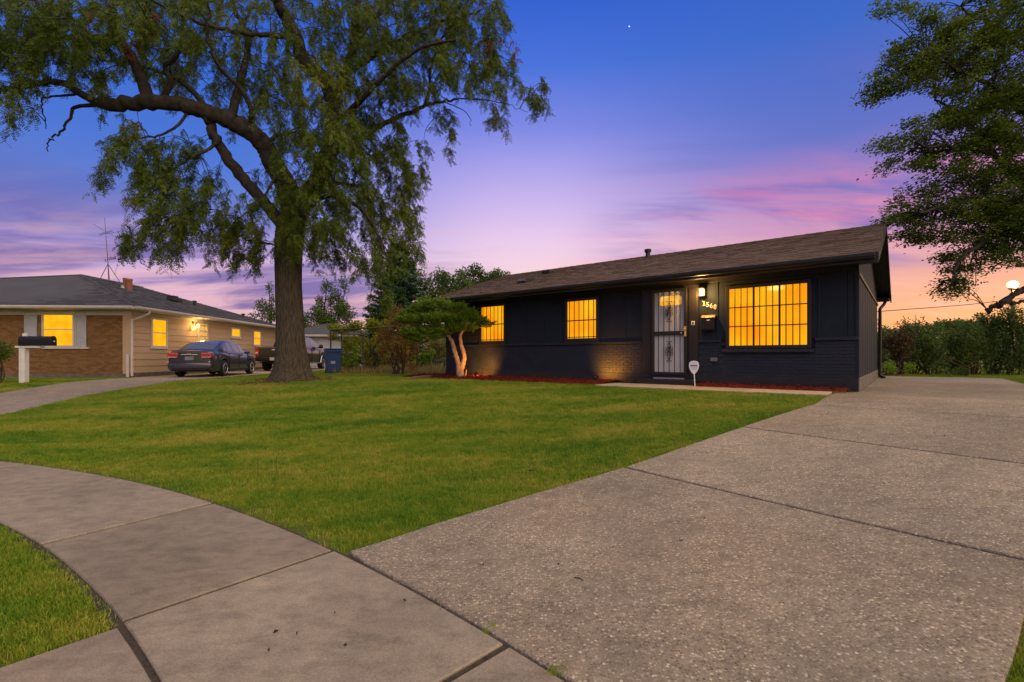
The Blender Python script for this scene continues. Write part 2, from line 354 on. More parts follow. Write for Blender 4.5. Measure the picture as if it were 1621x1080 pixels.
# ------------------------------------------------------------------ mesh helpers
def tag(o, label=None, cat=None, group=None, kind=None):
    if label: o['label'] = label
    if cat: o['category'] = cat
    if group: o['group'] = group
    if kind: o['kind'] = kind
    return o
def empty(name, loc=(0, 0, 0), rz=0., parent=None):
    o = bpy.data.objects.new(name, None); COL.objects.link(o); o.location = loc; o.rotation_euler = (0, 0, rz); o.empty_display_size = .2
    if parent: o.parent = parent
    return o
def link_mesh(name, me, m=None, parent=None, loc=None):
    o = bpy.data.objects.new(name, me); COL.objects.link(o)
    if m: me.materials.append(m)
    if parent: o.parent = parent
    if loc is not None: o.location = loc
    return o
def np_mesh(name, V, Fc, m=None, parent=None, smooth=False):
    V = np.asarray(V, np.float32); Fc = np.asarray(Fc, np.int32); k = Fc.shape[1]
    me = bpy.data.meshes.new(name); me.vertices.add(len(V)); me.vertices.foreach_set('co', V.ravel())
    me.loops.add(Fc.size); me.loops.foreach_set('vertex_index', Fc.ravel())
    me.polygons.add(len(Fc)); me.polygons.foreach_set('loop_start', np.arange(0, Fc.size, k, dtype=np.int32))
    me.polygons.foreach_set('loop_total', np.full(len(Fc), k, np.int32))
    if smooth: me.polygons.foreach_set('use_smooth', np.ones(len(Fc), bool))
    me.update(calc_edges=True); me.validate()
    return link_mesh(name, me, m, parent)
class MB:
    def __init__(s, xf=None): s.v = []; s.f = []; s.xf = xf
    def add(s, vs, fs):
        b = len(s.v)
        s.v += [tuple(s.xf(*p)) if s.xf else tuple(p) for p in vs]; s.f += [tuple(b+i for i in f) for f in fs]; return s
    def box(s, x0, x1, y0, y1, z0, z1):
        return s.add([(x0, y0, z0), (x1, y0, z0), (x1, y1, z0), (x0, y1, z0), (x0, y0, z1), (x1, y0, z1), (x1, y1, z1), (x0, y1, z1)],
                     [(0, 3, 2, 1), (4, 5, 6, 7), (0, 1, 5, 4), (1, 2, 6, 5), (2, 3, 7, 6), (3, 0, 4, 7)])
    def prism(s, poly, a, b, axis='y'):
        """poly: 2D points, extruded from a to b along axis"""
        n = len(poly)
        def P(p, h): return (p[0], h, p[1]) if axis == 'y' else ((h, p[0], p[1]) if axis == 'x' else (p[0], p[1], h))
        return s.add([P(p, a) for p in poly]+[P(p, b) for p in poly], [tuple(range(n))[::-1], tuple(range(n, 2*n))]+[(i, (i+1) % n, n+(i+1) % n, n+i) for i in range(n)])
    def tube(s, pts, r, n=8, cap=True):
        V, Fq = tube_np(pts, r, n)
        b = s.add([tuple(p) for p in V], [tuple(q) for q in Fq])
        if cap:
            m = len(V); base = len(s.v)-m
            s.f.append(tuple(base+i for i in range(n))[::-1]); s.f.append(tuple(base+m-n+i for i in range(n)))
        return s
    def lathe(s, prof, n=16, c=(0, 0, 0), axis='z'):
        vs = []
        for r, h in prof:
            for i in range(n):
                a = 2*PI*i/n; p = (r*math.cos(a), r*math.sin(a), h)
                if axis == 'x': p = (p[2], p[0], p[1])
                if axis == 'y': p = (p[0], p[2], p[1])
                vs.append((p[0]+c[0], p[1]+c[1], p[2]+c[2]))
        fs = [(j*n+i, j*n+(i+1) % n, (j+1)*n+(i+1) % n, (j+1)*n+i) for j in range(len(prof)-1) for i in range(n)]
        fs += [tuple(range(n))[::-1], tuple((len(prof)-1)*n+i for i in range(n))]
        return s.add(vs, fs)
    def mesh(s, name, bevel=0., smooth=None, seg=2):
        me = bpy.data.meshes.new(name); me.from_pydata(s.v, [], s.f)
        bm = bmesh.new(); bm.from_mesh(me); bmesh.ops.recalc_face_normals(bm, faces=bm.faces)
        if bevel: bmesh.ops.bevel(bm, geom=list(bm.edges), offset=bevel, segments=seg, affect='EDGES', profile=.5)
        bm.to_mesh(me); bm.free()
        if smooth:
            me.polygons.foreach_set('use_smooth', np.ones(len(me.polygons), bool)); me.set_sharp_from_angle(angle=math.radians(smooth))
        me.update(); return me
    def build(s, name, m, parent=None, bevel=0., smooth=None, loc=None, seg=2):
        return link_mesh(name, s.mesh(name, bevel, smooth, seg), m, parent, loc)
def tube_np(pts, r, n=8):
    P = np.asarray(pts, float); k = len(P)
    r = np.full(k, r, float) if np.isscalar(r) else np.asarray(r, float)
    T = np.gradient(P, axis=0); T /= np.linalg.norm(T, axis=1, keepdims=True)+1e-9
    ref = np.array([0, 0, 1.]) if abs(T[0][2]) < .9 else np.array([1., 0, 0])
    U = np.cross(T[0], ref); U /= np.linalg.norm(U)
    V = []; a = np.arange(n)*2*PI/n
    for i in range(k):
        U = U-T[i]*np.dot(U, T[i]); U /= np.linalg.norm(U)+1e-9; W = np.cross(T[i], U)
        V.append(P[i]+r[i]*(np.cos(a)[:, None]*U+np.sin(a)[:, None]*W))
    V = np.vstack(V); i = np.arange(n)
    Fq = np.vstack([np.stack([j*n+i, j*n+(i+1) % n, (j+1)*n+(i+1) % n, (j+1)*n+i], 1) for j in range(k-1)])
    return V, Fq
def catmull(pts, per=6):
    P = [np.array(p, float) for p in pts]; P = [2*P[0]-P[1]]+P+[2*P[-1]-P[-2]]; out = []
    for i in range(1, len(P)-2):
        for t in np.linspace(0, 1, per, endpoint=False):
            a, b, c, d = P[i-1:i+3]
            out.append(.5*(2*b+(c-a)*t+(2*a-5*b+4*c-d)*t*t+(3*b-a-3*c+d)*t**3))
    out.append(P[-2]); return np.array(out)
class Tubes:
    """many tapered tubes joined into one mesh"""
    def __init__(s): s.V = []; s.F = []; s.n = 0
    def add(s, pts, r, n=7):
        V, Fq = tube_np(pts, r, n); s.V.append(V); s.F.append(Fq+s.n); s.n += len(V)
    def build(s, name, m, parent=None): return np_mesh(name, np.vstack(s.V), np.vstack(s.F), m, parent, True)
def unit(a): return a/(np.linalg.norm(a, axis=-1, keepdims=True)+1e-9)
class Leaves:
    def __init__(s): s.V = []; s.n = 0
    def add(s, P, D, Nn, L, W):
        """diamond leaves: base P, axis D, normal Nn, length L, half width W"""
        P = np.asarray(P, float); D = unit(np.asarray(D, float)); Sd = unit(np.cross(D, Nn)); Nn = unit(np.cross(Sd, D))
        L = np.broadcast_to(np.asarray(L, float), (len(P),))[:, None]; W = np.broadcast_to(np.asarray(W, float), (len(P),))[:, None]
        q = np.stack([P, P+D*L*.45+Sd*W+Nn*W*.3, P+D*L, P+D*L*.45-Sd*W+Nn*W*.3], 1)
        s.V.append(q.reshape(-1, 3)); s.n += len(P)
    def build(s, name, m, parent=None):
        V = np.vstack(s.V); Fq = np.arange(len(V)).reshape(-1, 4)
        o = np_mesh(name, V, Fq, m, parent); return o
def rnd(n, k=3): return RNG.normal(size=(n, k))
def inpoly(x, y, poly):
    x = np.asarray(x); y = np.asarray(y); c = np.zeros(x.shape, bool); n = len(poly)
    for i in range(n):
        x0, y0 = poly[i][:2]; x1, y1 = poly[(i+1) % n][:2]
        k = ((y0 > y) != (y1 > y)) & (x < (x1-x0)*(y-y0)/(y1-y0+1e-12)+x0); c ^= k
    return c

# ================================================================== GROUND
def axis_pts(near, step, far):
    a = np.arange(near[0], near[1]+1e-6, step); lo = near[0]-np.geomspace(step, far, 26)[::-1]; hi = near[1]+np.geomspace(step, far, 26)
    return np.concatenate([lo, a, hi])
gx = axis_pts((-30, 24), .4, 700); gy = axis_pts((-14, 42), .4, 900)
GX, GY = np.meshgrid(gx, gy); GZ = terrain(GX, GY)
nx, ny = len(gx), len(gy); ii = np.arange(nx*ny).reshape(ny, nx)
gF = np.stack([ii[:-1, :-1], ii[:-1, 1:], ii[1:, 1:], ii[1:, :-1]], -1).reshape(-1, 4)
def lawn_colour(t, pos):
    """patchy turf colour shared by the soil sheet and the blades"""
    L = t.links
    def noise(sc, det, vec):
        n = t.nodes.new('ShaderNodeTexNoise'); n.inputs['Scale'].default_value = sc; n.inputs['Detail'].default_value = det; n.inputs['Roughness'].default_value = .6
        L.new(vec, n.inputs['Vector']); return n.outputs[0]
    mp = t.nodes.new('ShaderNodeMapping'); mp.inputs['Scale'].default_value = (.45, 1.3, .3); mp.inputs['Rotation'].default_value = (0, 0, .25); L.new(pos, mp.inputs[0])
    a = noise(.9, 5, mp.outputs[0]); b = noise(4.5, 4, pos)
    ad = t.nodes.new('ShaderNodeMath'); ad.operation = 'MULTIPLY_ADD'; ad.inputs[1].default_value = .32; L.new(b, ad.inputs[0])
    s = t.nodes.new('ShaderNodeMath'); s.operation = 'MULTIPLY'; s.inputs[1].default_value = .72; L.new(a, s.inputs[0]); L.new(s.outputs[0], ad.inputs[2])
    return ad.outputs[0]
def lawn_ramp(t, v, gain=1.):
    cr = t.nodes.new('ShaderNodeValToRGB'); st = [(.36, (.062, .160, .011)), (.48, (.128, .240, .014)), (.58, (.225, .290, .022)), (.70, (.37, .34, .06))]
    while len(cr.color_ramp.elements) < len(st): cr.color_ramp.elements.new(.5)
    for e, (p, c) in zip(cr.color_ramp.elements, st): e.position = p; e.color = (*[k*gain for k in c], 1)
    t.links.new(v, cr.inputs[0]); return cr.outputs[0]
m, t, b = newmat('turf_soil'); g = t.nodes.new('ShaderNodeNewGeometry')
v = lawn_colour(t, g.outputs['Position']); c = lawn_ramp(t, v, .55)
nn = t.nodes.new('ShaderNodeTexNoise'); nn.inputs['Scale'].default_value = 40; nn.inputs['Detail'].default_value = 5; t.links.new(g.outputs['Position'], nn.inputs['Vector'])
mx = t.nodes.new('ShaderNodeMix'); mx.data_type = 'RGBA'; t.links.new(nn.outputs[0], mx.inputs[0]); t.links.new(c, mx.inputs[6]); mx.inputs[7].default_value = (.055, .042, .026, 1)
t.links.new(mx.outputs[2], b.inputs['Base Color']); b.inputs['Roughness'].default_value = 1; b.inputs['Specular IOR Level'].default_value = .1
bp = t.nodes.new('ShaderNodeBump'); bp.inputs['Strength'].default_value = .8; bp.inputs['Distance'].default_value = .03; t.links.new(nn.outputs[0], bp.inputs['Height']); t.links.new(bp.outputs[0], b.inputs['Normal'])
M['soil'] = m
gnd = np_mesh('ground', np.stack([GX.ravel(), GY.ravel(), GZ.ravel()], 1), gF, M['soil'], None, True); tag(gnd, kind='structure')

def slab_from_grid(name, PX, PY, m, parent, up=.025, thick=.08):
    """a concrete slab that follows the ground: top grid plus side skirts with a rounded arris"""
    r, c = PX.shape; Z = terrain(PX, PY)+up
    bw = .012
    cx0, cy0 = PX.mean(), PY.mean()
    V = [(PX[i, j], PY[i, j], Z[i, j]) for i in range(r) for j in range(c)]
    Fc = [(i*c+j, i*c+j+1, (i+1)*c+j+1, (i+1)*c+j) for i in range(r-1) for j in range(c-1)]
    ring = [(0, j) for j in range(c)]+[(i, c-1) for i in range(1, r)]+[(r-1, j) for j in range(c-2, -1, -1)]+[(i, 0) for i in range(r-2, 0, -1)]
    n0 = len(V)
    for (i, j) in ring:
        dx, dy = PX[i, j]-cx0, PY[i, j]-cy0; l = math.hypot(dx, dy)
        V.append((PX[i, j]+dx/l*bw*.7, PY[i, j]+dy/l*bw*.7, Z[i, j]-bw*.6))
    n1 = len(V)
    for k, (i, j) in enumerate(ring):
        x, y, z = V[n0+k]; V.append((x, y, z-thick))
    n = len(ring)
    for k in range(n):
        a = ring[k][0]*c+ring[k][1]; e = ring[(k+1) % n][0]*c+ring[(k+1) % n][1]
        Fc.append((a, e, n0+(k+1) % n, n0+k)); Fc.append((n0+k, n0+(k+1) % n, n1+(k+1) % n, n1+k))
    me = bpy.data.meshes.new(name); me.from_pydata(V, [], Fc)
    bm = bmesh.new(); bm.from_mesh(me); bmesh.ops.recalc_face_normals(bm, faces=bm.faces); bm.to_mesh(me); bm.free()
    me.polygons.foreach_set('use_smooth', np.ones(len(me.polygons), bool)); me.set_sharp_from_angle(angle=.6)
    return link_mesh(name, me, m, parent)
def sheet(name, PX, PY, m, up, kind='structure', parent=None):
    r, c = PX.shape; Z = terrain(PX, PY)+up; i = np.arange(r*c).reshape(r, c)
    Fc = np.stack([i[:-1, :-1], i[:-1, 1:], i[1:, 1:], i[1:, :-1]], -1).reshape(-1, 4)
    o = np_mesh(name, np.stack([PX.ravel(), PY.ravel(), Z.ravel()], 1), Fc, m, parent, True)
    if kind and not parent: tag(o, kind=kind)
    return o
def polar(r, a): return CC[0]+r*np.cos(a), CC[1]+r*np.sin(a)
def ang(px, py):
    g = ground(px, py); return math.atan2(g.y-CC[1], g.x-CC[0])
# sidewalk: bedding sheet and one slab per joint
A_, R_ = np.meshgrid(np.linspace(.05, 2.2, 120), np.linspace(RI-.06, RO+.04, 3))
bed = sheet('sidewalk', *polar(R_, A_), M['dirt'], .008)
j_a = (ang(190, 1000)+ang(520, 875))/2; j_b = (ang(80, 865)+ang(335, 800))/2; j_c = ang(800, 1030)
stepa = j_b-j_a
joints = [j_a+stepa*k for k in range(-1, 9)]; joints[0] = j_c; joints = [j_c-stepa*k for k in (5, 4, 3, 2, 1)]+joints
for a0, a1 in zip(joints[:-1], joints[1:]):
    g = .028/16
    A_, R_ = np.meshgrid(np.linspace(a0+g, a1-g, 9), np.linspace(RI, RO, 4))
    # the outer face is ragged by a few millimetres where the lawn meets it
    slab_from_grid('concrete_slab', *polar(R_, A_), M['walk'], bed, up=.025+random.uniform(-.004, .004))
# apron slab on the street side of the walk, street and kerb behind the camera
sa = math.atan2(2.52-CC[1], -2.03-CC[0])
A_, R_ = np.meshgrid(np.linspace(sa-.11, sa+.004, 8), np.linspace(14.3, RI-.045, 4))
def apron(R, A): return polar(R, A)
ap = sheet('apron', *polar(*[R_*1., A_][0:2]) if False else polar(R_, A_), M['dirt'], .008)
slab_from_grid('concrete_slab', *polar(R_, A_), M['walk'], ap, up=.02)
A_, R_ = np.meshgrid(np.linspace(0, 2*PI, 97), np.array([0.01, 5, 10, 13.6]))
X_, Y_ = polar(R_, A_); road = np_mesh('road', np.stack([X_.ravel(), Y_.ravel(), np.full(X_.size, -.14)], 1),
    np.stack([np.arange(4*97).reshape(4, 97)[:-1, :-1], np.arange(4*97).reshape(4, 97)[:-1, 1:], np.arange(4*97).reshape(4, 97)[1:, 1:], np.arange(4*97).reshape(4, 97)[1:, :-1]], -1).reshape(-1, 4), M['asphalt']); tag(road, kind='structure')
kb = MB()
ka = np.linspace(0, 2*PI, 121)
for a0, a1 in zip(ka[:-1], ka[1:]):
    q = []
    for a in (a0, a1):
        for r, z in ((13.6, -.16), (13.62, -.01), (13.78, .005), (13.78, -.2)):
            x, y = polar(r, a); q.append((x, y, z))
    kb.add(q, [(0, 1, 5, 4), (1, 2, 6, 5), (2, 3, 7, 6)])
tag(kb.build('kerb', M['walk'], smooth=40), kind='structure')

# driveway of the dark house: left and right edges, slabs between joints
HX = Vector((.7754, -.6314, 0)); HB = Vector((.6314, .7754, 0)); HRZ = math.atan2(-.6314, .7754)
PR = Vector((546.5/F*9.5, 9.5, .73))
def hw(x, y, z=0.): return PR+HX*x+HB*y+Vector((0, 0, z))
left = [ground(550, 882), ground(700, 832), ground(850, 787), ground(990, 745), ground(1100, 707), ground(1200, 672), ground(1291, 643), hw(-.28, -.95), hw(.05, -.2), hw(.05, 3), hw(.05, 9.4)]
rgt = [Vector((.85, 1.2, 0)), Vector((2.09, 2.06, 0)), Vector((2.61, 2.48, 0)), Vector((3.12, 2.9, 0)), Vector((5.2, 4.6, 0)), Vector((6.7, 5.95, 0)), Vector((8.2, 7.3, 0)), hw(3.1, 0), hw(3.0, 1.6), hw(3.0, 4), hw(3.0, 9.6)]
def polyat(P, n=400):
    P = np.array([(p[0], p[1]) for p in P]); d = np.r_[0, np.cumsum(np.hypot(*np.diff(P, axis=0).T))]
    def f(s): return np.interp(s, d, P[:, 0]), np.interp(s, d, P[:, 1])
    return f, d
fl, dl = polyat(left); fr, dr = polyat(rgt)
drive_poly = [(p[0], p[1]) for p in left]+[(p[0], p[1]) for p in rgt[::-1]]
# joints as (left arclength, right arclength)
js = [(dl[0], dr[0]), (dl[3], dr[3]), ((dl[4]+dl[5])/2+.35, (dr[3]+dr[4])/2+.9), (dl[6]-.1, dr[5]-.1), (dl[7]+.05, dr[6]+.2), (dl[9]-1.2, dr[8]+.3), (dl[9]+1.8, dr[9]+1.2), (dl[10], dr[10])]
def strip(l0, l1, r0, r1, nu=9, nv=9, gap=.026):
    PX = np.zeros((nv, nu)); PY = np.zeros((nv, nu))
    for i, s in enumerate(np.linspace(0, 1, nv)):
        lx, ly = fl(l0+gap+(l1-l0-2*gap)*s); rx, ry = fr(r0+gap+(r1-r0-2*gap)*s)
        u = np.linspace(0, 1, nu); PX[i] = lx+(rx-lx)*u; PY[i] = ly+(ry-ly)*u
    return PX, PY
PX, PY = strip(dl[0], dl[-1], dr[0], dr[-1], 9, 60, -.005)
dbed = sheet('driveway', PX, PY, M['dirt'], .010)
def near_clip(PX, PY):
    """the first slab butts against the outer edge of the sidewalk"""
    for i in range(PX.shape[0]):
        for j in range(PX.shape[1]):
            dx, dy = PX[i, j]-CC[0], PY[i, j]-CC[1]; r = math.hypot(dx, dy); lim = RO+.028
            if r < lim: PX[i, j] = CC[0]+dx/r*lim; PY[i, j] = CC[1]+dy/r*lim
    return PX, PY
for k in range(len(js)-1):
    PX, PY = strip(js[k][0], js[k+1][0], js[k][1], js[k+1][1], 13, 13)
    if k == 0: PX, PY = near_clip(PX, PY)
    slab_from_grid('concrete_slab', PX, PY, M['drive'] if k < 5 else M['drive2'], dbed, up=.034)

# front walk: strip between lawn and planting bed, in the axes of the house
def hgrid(x0, x1, y0, y1, nu=6, nv=3):
    u, v_ = np.meshgrid(np.linspace(x0, x1, nu), np.linspace(y0, y1, nv))
    return PR.x+HX.x*u+HB.x*v_, PR.y+HX.y*u+HB.y*v_
wk = sheet('front_walk', *hgrid(-5.0, -.34, -1.43, -.40), M['dirt'], .012)
for x0, x1 in ((-5.0, -4.0), (-3.99, -3.05)): slab_from_grid('concrete_slab', *hgrid(x0, x1, -1.40, -.37), M['path'], wk, up=.045)
for x0, x1 in ((-3.04, -1.7), (-1.69, -.36)): slab_from_grid('concrete_slab', *hgrid(x0, x1, -1.40, -.60), M['path'], wk, up=.045)
walk_poly = [tuple(hw(x, y)[:2]) for x, y in ((-5., -1.42), (-.3, -1.42), (-.3, -.3), (-5., -.3))]
# planting beds of red mulch: a sheet plus chips
mm = mat('red_mulch', (.13, .020, .012), .95, var=.5, scale=60, bump=1., bscale=90, spec=.1); M['mulch'] = mm
beds = []
def bed_sheet(x0, x1, y0, y1):
    PX, PY = hgrid(x0, x1, y0, y1, 30, 6)
    rise = np.linspace(0, 1, 6)[:, None]; o = sheet('mulch_bed', PX, PY, M['mulch'], .03+.065*np.sin(rise*PI/2)); beds.append((x0, x1, y0, y1))
    tag(o, kind='structure')
    n = int((x1-x0)*(y1-y0)*420); u = RNG.uniform(x0, x1, n); v_ = RNG.uniform(y0-.03, y1, n)
    P = np.stack([PR.x+HX.x*u+HB.x*v_, PR.y+HX.y*u+HB.y*v_, np.full(n, .73+.035)], 1); P[:, 2] += RNG.uniform(0, .03, n)+.065*np.sin(np.clip((v_-y0)/(y1-y0), 0, 1)*PI/2)
    lv = Leaves(); D = rnd(n); D[:, 2] *= .35; lv.add(P, D, rnd(n)*.5+np.array([0, 0, 1]), RNG.uniform(.03, .08, n), RNG.uniform(.006, .014, n))
    c = lv.build('mulch_chips', M['mulch'], o); c['kind'] = 'stuff'
bed_sheet(-12.5, -5.05, -1.32, -.01); bed_sheet(-3.0, -.14, -.58, -.01)
mulch_polys = [[tuple(hw(x, y)[:2]) for x, y in ((b[0], b[2]), (b[1], b[2]), (b[1], b[3]), (b[0], b[3]))] for b in beds]

# neighbour's driveway
NO = Vector((-14.75, 18.8, .58)); NB = Vector((-.055, 1, 0)).normalized(); NX = Vector((NB.y, -NB.x, 0)); NRZ = math.atan2(NX.y, NX.x)
def nw(x, y, z=0.): return NO+NX*x+NB*y+Vector((0, 0, z))
nl = [Vector((-14.6, 6.5, 0)), Vector((-13.9, 10, 0)), Vector((-13.7, 12.6, 0)), Vector((-14.0, 15, 0)), nw(.25, -.6), nw(.12, 0), nw(.12, 8), nw(.12, 14), nw(-3.5, 16.5)]
nr = [Vector((-10.4, 7.0, 0)), Vector((-10.75, 10, 0)), Vector((-11.2, 12.8, 0)), Vector((-11.0, 15, 0)), Vector((-11.05, 18, 0)), Vector((-11.25, 20, 0)), Vector((-11.2, 26, 0)), Vector((-10.9, 32, 0)), Vector((-10.6, 35.2, 0))]
fl, dl2 = polyat(nl); fr, dr2 = polyat(nr)
ndrive_poly = [(p[0], p[1]) for p in nl]+[(p[0], p[1]) for p in nr[::-1]]
PX, PY = strip(0, dl2[-1], 0, dr2[-1], 7, 50, -.005)
nbed = sheet('neighbour_driveway', PX, PY, M['dirt'], .010)
nj = np.linspace(0, 1, 10)
for s0, s1 in zip(nj[:-1], nj[1:]):
    PX, PY = strip(dl2[-1]*s0, dl2[-1]*s1, dr2[-1]*s0, dr2[-1]*s1, 7, 8)
    slab_from_grid('concrete_slab', PX, PY, M['drive2'], nbed, up=.025)

# ================================================================== DARK HOUSE
HL = 11.614
house = empty('brick_house', PR, HRZ)
tag(house, 'dark navy painted brick ranch house with brown shingle roof and barred lit windows', 'house')
WH = 2.55
# core walls, foundation
MB().box(-HL, 0, .03, .22, .0, WH).build('front_wall', M['navy'], house)
MB().box(-HL, -.0, 7.4, 7.6, .0, WH).build('rear_wall', M['navy'], house)
MB().prism([(.22, .0), (7.4, .0), (7.4, WH), (3.8, 3.93), (.22, WH+.11)], -HL, -HL+.2, 'x').build('gable_wall', M['navy'], house)
MB().prism([(.22, .0), (7.4, .0), (7.4, WH), (3.8, 3.93), (.22, WH+.11)], -.22, -.03, 'x').build('gable_wall', M['navy'], house)
MB().box(-HL-.02, .02, -.022, .02, -.1, .285).build('foundation', M['found'], house, bevel=.006)
MB().box(-.02, .035, .03, 7.62, -.1, .29).build('foundation', M['found_side'], house, bevel=.006)
for xa, xb in ((-HL, -4.45), (-3.035, 0.)): MB().box(xa, xb, -.001, .029, .286, 1.035 if xa < -4 else .80).build('mortar_bed', M['navy_brick'], house)
for xa, xb in ((-3.035, -2.53), (-.70, 0.)): MB().box(xa, xb, -.001, .029, .802, 1.035).build('mortar_bed', M['navy_brick'], house)
# painted bricks, running bond; the nearest ones singly, the far end joined
BL, BH, JT = .2025, .0675, .009
bm_ = MB().box(0, BL-JT, -.055, 0, 0, BH-JT).mesh('brick', bevel=.004, seg=1); bm_.materials.append(M['navy_brick'])
hm_ = MB().box(0, BL/2-JT, -.055, 0, 0, BH-JT).mesh('brick_half', bevel=.004, seg=1); hm_.materials.append(M['navy_brick'])
pos = []
for k in range(11):
    z = .29+k*BH
    for seg0, seg1 in ((-HL, -4.45), (-3.035, 0.)):
        x = seg1-(BL if k % 2 == 0 else BL/2); first = True
        pos.append((x if k % 2 == 0 else seg1-BL/2, z, k % 2 == 1)); x = pos[-1][0]-BL
        while x >= seg0-.001:
            pos.append((x, z, False)); x -= BL
        if x+BL-seg0 > .09: pos.append((x+BL-BL/2, z, True))
pos = [p for p in pos if not (p[1] > .79-BH and p[0] > -2.60 and p[0] < -.76)]
pos.sort(key=lambda p: -p[0])
far = MB()
for i, (x, z, half) in enumerate(pos):
    dy = random.uniform(-.004, .003)
    if i < 290:
        o = bpy.data.objects.new('brick', hm_ if half else bm_); COL.objects.link(o); o.parent = house; o.location = (x+JT/2, .047+dy, z+random.uniform(-.001, .001)); o.rotation_euler = (0, 0, random.uniform(-.006, .006))
    else:
        far.box(x+JT/2, x+(BL/2 if half else BL)-JT/2, -.008+dy, .04, z, z+BH-JT)
o = far.build('brick_courses', M['navy_brick'], house); o['kind'] = 'stuff'
# rowlock cap
for x0, x1 in ((-HL-.02, -4.45), (-3.035, -2.53), (-.70, .02)):
    MB().box(x0, x1, -.05, .03, 1.036, 1.10).build('wainscot_cap', M['navy_brick'], house, bevel=.008)
# upper panels: one board per seam
seams = [-HL, -10.75, -10.12, -8.885, -8.144, -7.469, -6.85, -5.55, -4.908, -4.45]
for a, c in list(zip(seams[:-1], seams[1:]))+[(-3.035, -2.62), (-2.62, -.64), (-.64, -.163), (-.163, 0.0)]:
    MB().box(a+.005, c-.005, .006+random.uniform(0, .003), .04, 1.10, 2.41).build('wall_panel', M['navy'], house, bevel=.004, seg=1)
MB().box(-HL, 0.0, -.012, .04, 2.415, WH).build('frieze_board', M['black_trim'], house, bevel=.004)
for x in (-10.75, -8.885, -5.55, -4.908, -2.62, -.64):
    MB().box(x-.018, x+.018, -.008, .03, 1.10, 2.413).build('batten', M['navy'], house, bevel=.003, seg=1)
# side wall boards with the diagonal trim strip
sx = lambda x, y, z: (-y, x, z)
def roofz(y): return (2.62+(y+.6)*(1.44/4.4)) if y <= 3.8 else (4.06-(y-3.8)*(1.44/4.4))
yb = [.03+.405*i for i in range(20)]
for i, (a, c) in enumerate(zip(yb[:-1], yb[1:])):
    c = min(c, 7.6)
    if c-a < .1: continue
    MB().box(-.03, .012+.004*(i % 2), a+.006, c-.006, .29, 2.30).build('side_board', M['navy'], house, bevel=.004, seg=1)
    MB().prism([(a+.006, 2.37), (c-.006, 2.37), (c-.006, roofz(c)-.16), (a+.006, roofz(a)-.16)], -.03, .012, 'x').build('gable_board', M['navy'], house, bevel=.004, seg=1)
MB().box(-.03, .045, .02, 7.6, 2.305, 2.365).build('side_band', mat('band_grey_brown', (.10, .085, .075), .6), house, bevel=.006)
MB().box(-.03, .03, -.012, .05, .29, WH).build('corner_board', M['navy'], house, bevel=.004)
# roof
def slope_shingles(name, y0, z0, y1, z1, x0, x1, parent, m, expo=.145, tabw=.31):
    L = math.hypot(y1-y0, z1-z0); dy, dz = (y1-y0)/L, (z1-z0)/L; ny_, nz_ = -dz*math.copysign(1, dy), abs(dy)
    nrow = int(L/expo)+1; mb = MB()
    for r in range(nrow):
        s0 = r*expo; s1 = min(s0+expo*1.25, L); x = x0-random.uniform(0, tabw)
        while x < x1:
            wd = tabw*random.uniform(.45, 1.15); xa, xb = max(x, x0)+.002, min(x+wd, x1)-.002; x += wd
            if xb-xa < .02: continue
            h0 = .016+random.uniform(-.003, .006); h1 = .003; sj = s0+random.choice((0, 0, .012, -.010))
            P = lambda s, h, xx: (xx, y0+dy*s+ny_*h, z0+dz*s+nz_*h)
            mb.add([P(sj, 0, xa), P(sj, 0, xb), P(sj, h0, xa), P(sj, h0, xb), P(s1, h1, xa), P(s1, h1, xb)], [(0, 1, 3, 2), (2, 3, 5, 4), (0, 2, 4), (1, 5, 3)])
    o = mb.build(name, m, parent); o['kind'] = 'stuff'; return o
RX0, RX1 = -12.06, .33
roof = MB().add([(RX0, -.60, 2.56), (RX1, -.60, 2.56), (RX1, 3.8, 4.0), (RX0, 3.8, 4.0), (RX1, 8.2, 2.56), (RX0, 8.2, 2.56),
                 (RX0, -.60, 2.61), (RX1, -.60, 2.61), (RX1, 3.8, 4.05), (RX0, 3.8, 4.05), (RX1, 8.2, 2.61), (RX0, 8.2, 2.61)],
                [(0, 1, 2, 3), (3, 2, 4, 5), (6, 7, 8, 9), (9, 8, 10, 11), (0, 6, 7, 1), (5, 4, 10, 11), (1, 7, 8, 2), (2, 8, 10, 4), (0, 3, 9, 6), (3, 5, 11, 9)]).build('roof', M['black_trim'], house)
slope_shingles('shingles', -.63, 2.602, 3.8, 4.052, RX0-.02, RX1+.02, roof, M['roof1'])
slope_shingles('shingles', 8.23, 2.602, 3.8, 4.052, RX0-.02, RX1+.02, roof, M['roof1'], .3, .6)
cap = MB()
x = RX0-.02
while x < RX1:
    h = .012+random.uniform(0, .003); cap.add([(x, 3.66, 4.028), (x+.3, 3.66, 4.02), (x+.3, 3.8, 4.06), (x, 3.8, 4.06+h), (x+.3, 3.94, 4.02), (x, 3.94, 4.028)], [(0, 1, 2, 3), (3, 2, 4, 5)]); x += .26
cap.build('ridge_cap', M['roof1'], roof)
MB().box(RX0, RX1, -.60, -.005, 2.50, 2.555).build('soffit', M['black_trim'], house)
MB().box(RX0, RX1-.02, 7.62, 8.18, 2.48, 2.555).build('soffit', M['black_trim'], house)
gp = [(-.62, 2.60), (-.735, 2.60), (-.735, 2.545), (-.715, 2.50), (-.66, 2.485), (-.62, 2.485)]
MB().prism(gp, RX0+.05, RX1-.03, 'x').build('gutter', M['black_trim'], house, bevel=.004)
MB().box(RX0-.005, RX1+.005, -.618, -.60, 2.44, 2.60).build('fascia', M['black_trim'], house)
gpb = [(-.62, 2.60), (-.735, 2.60), (-.735, 2.545), (-.715, 2.50), (-.66, 2.485), (-.62, 2.485)]
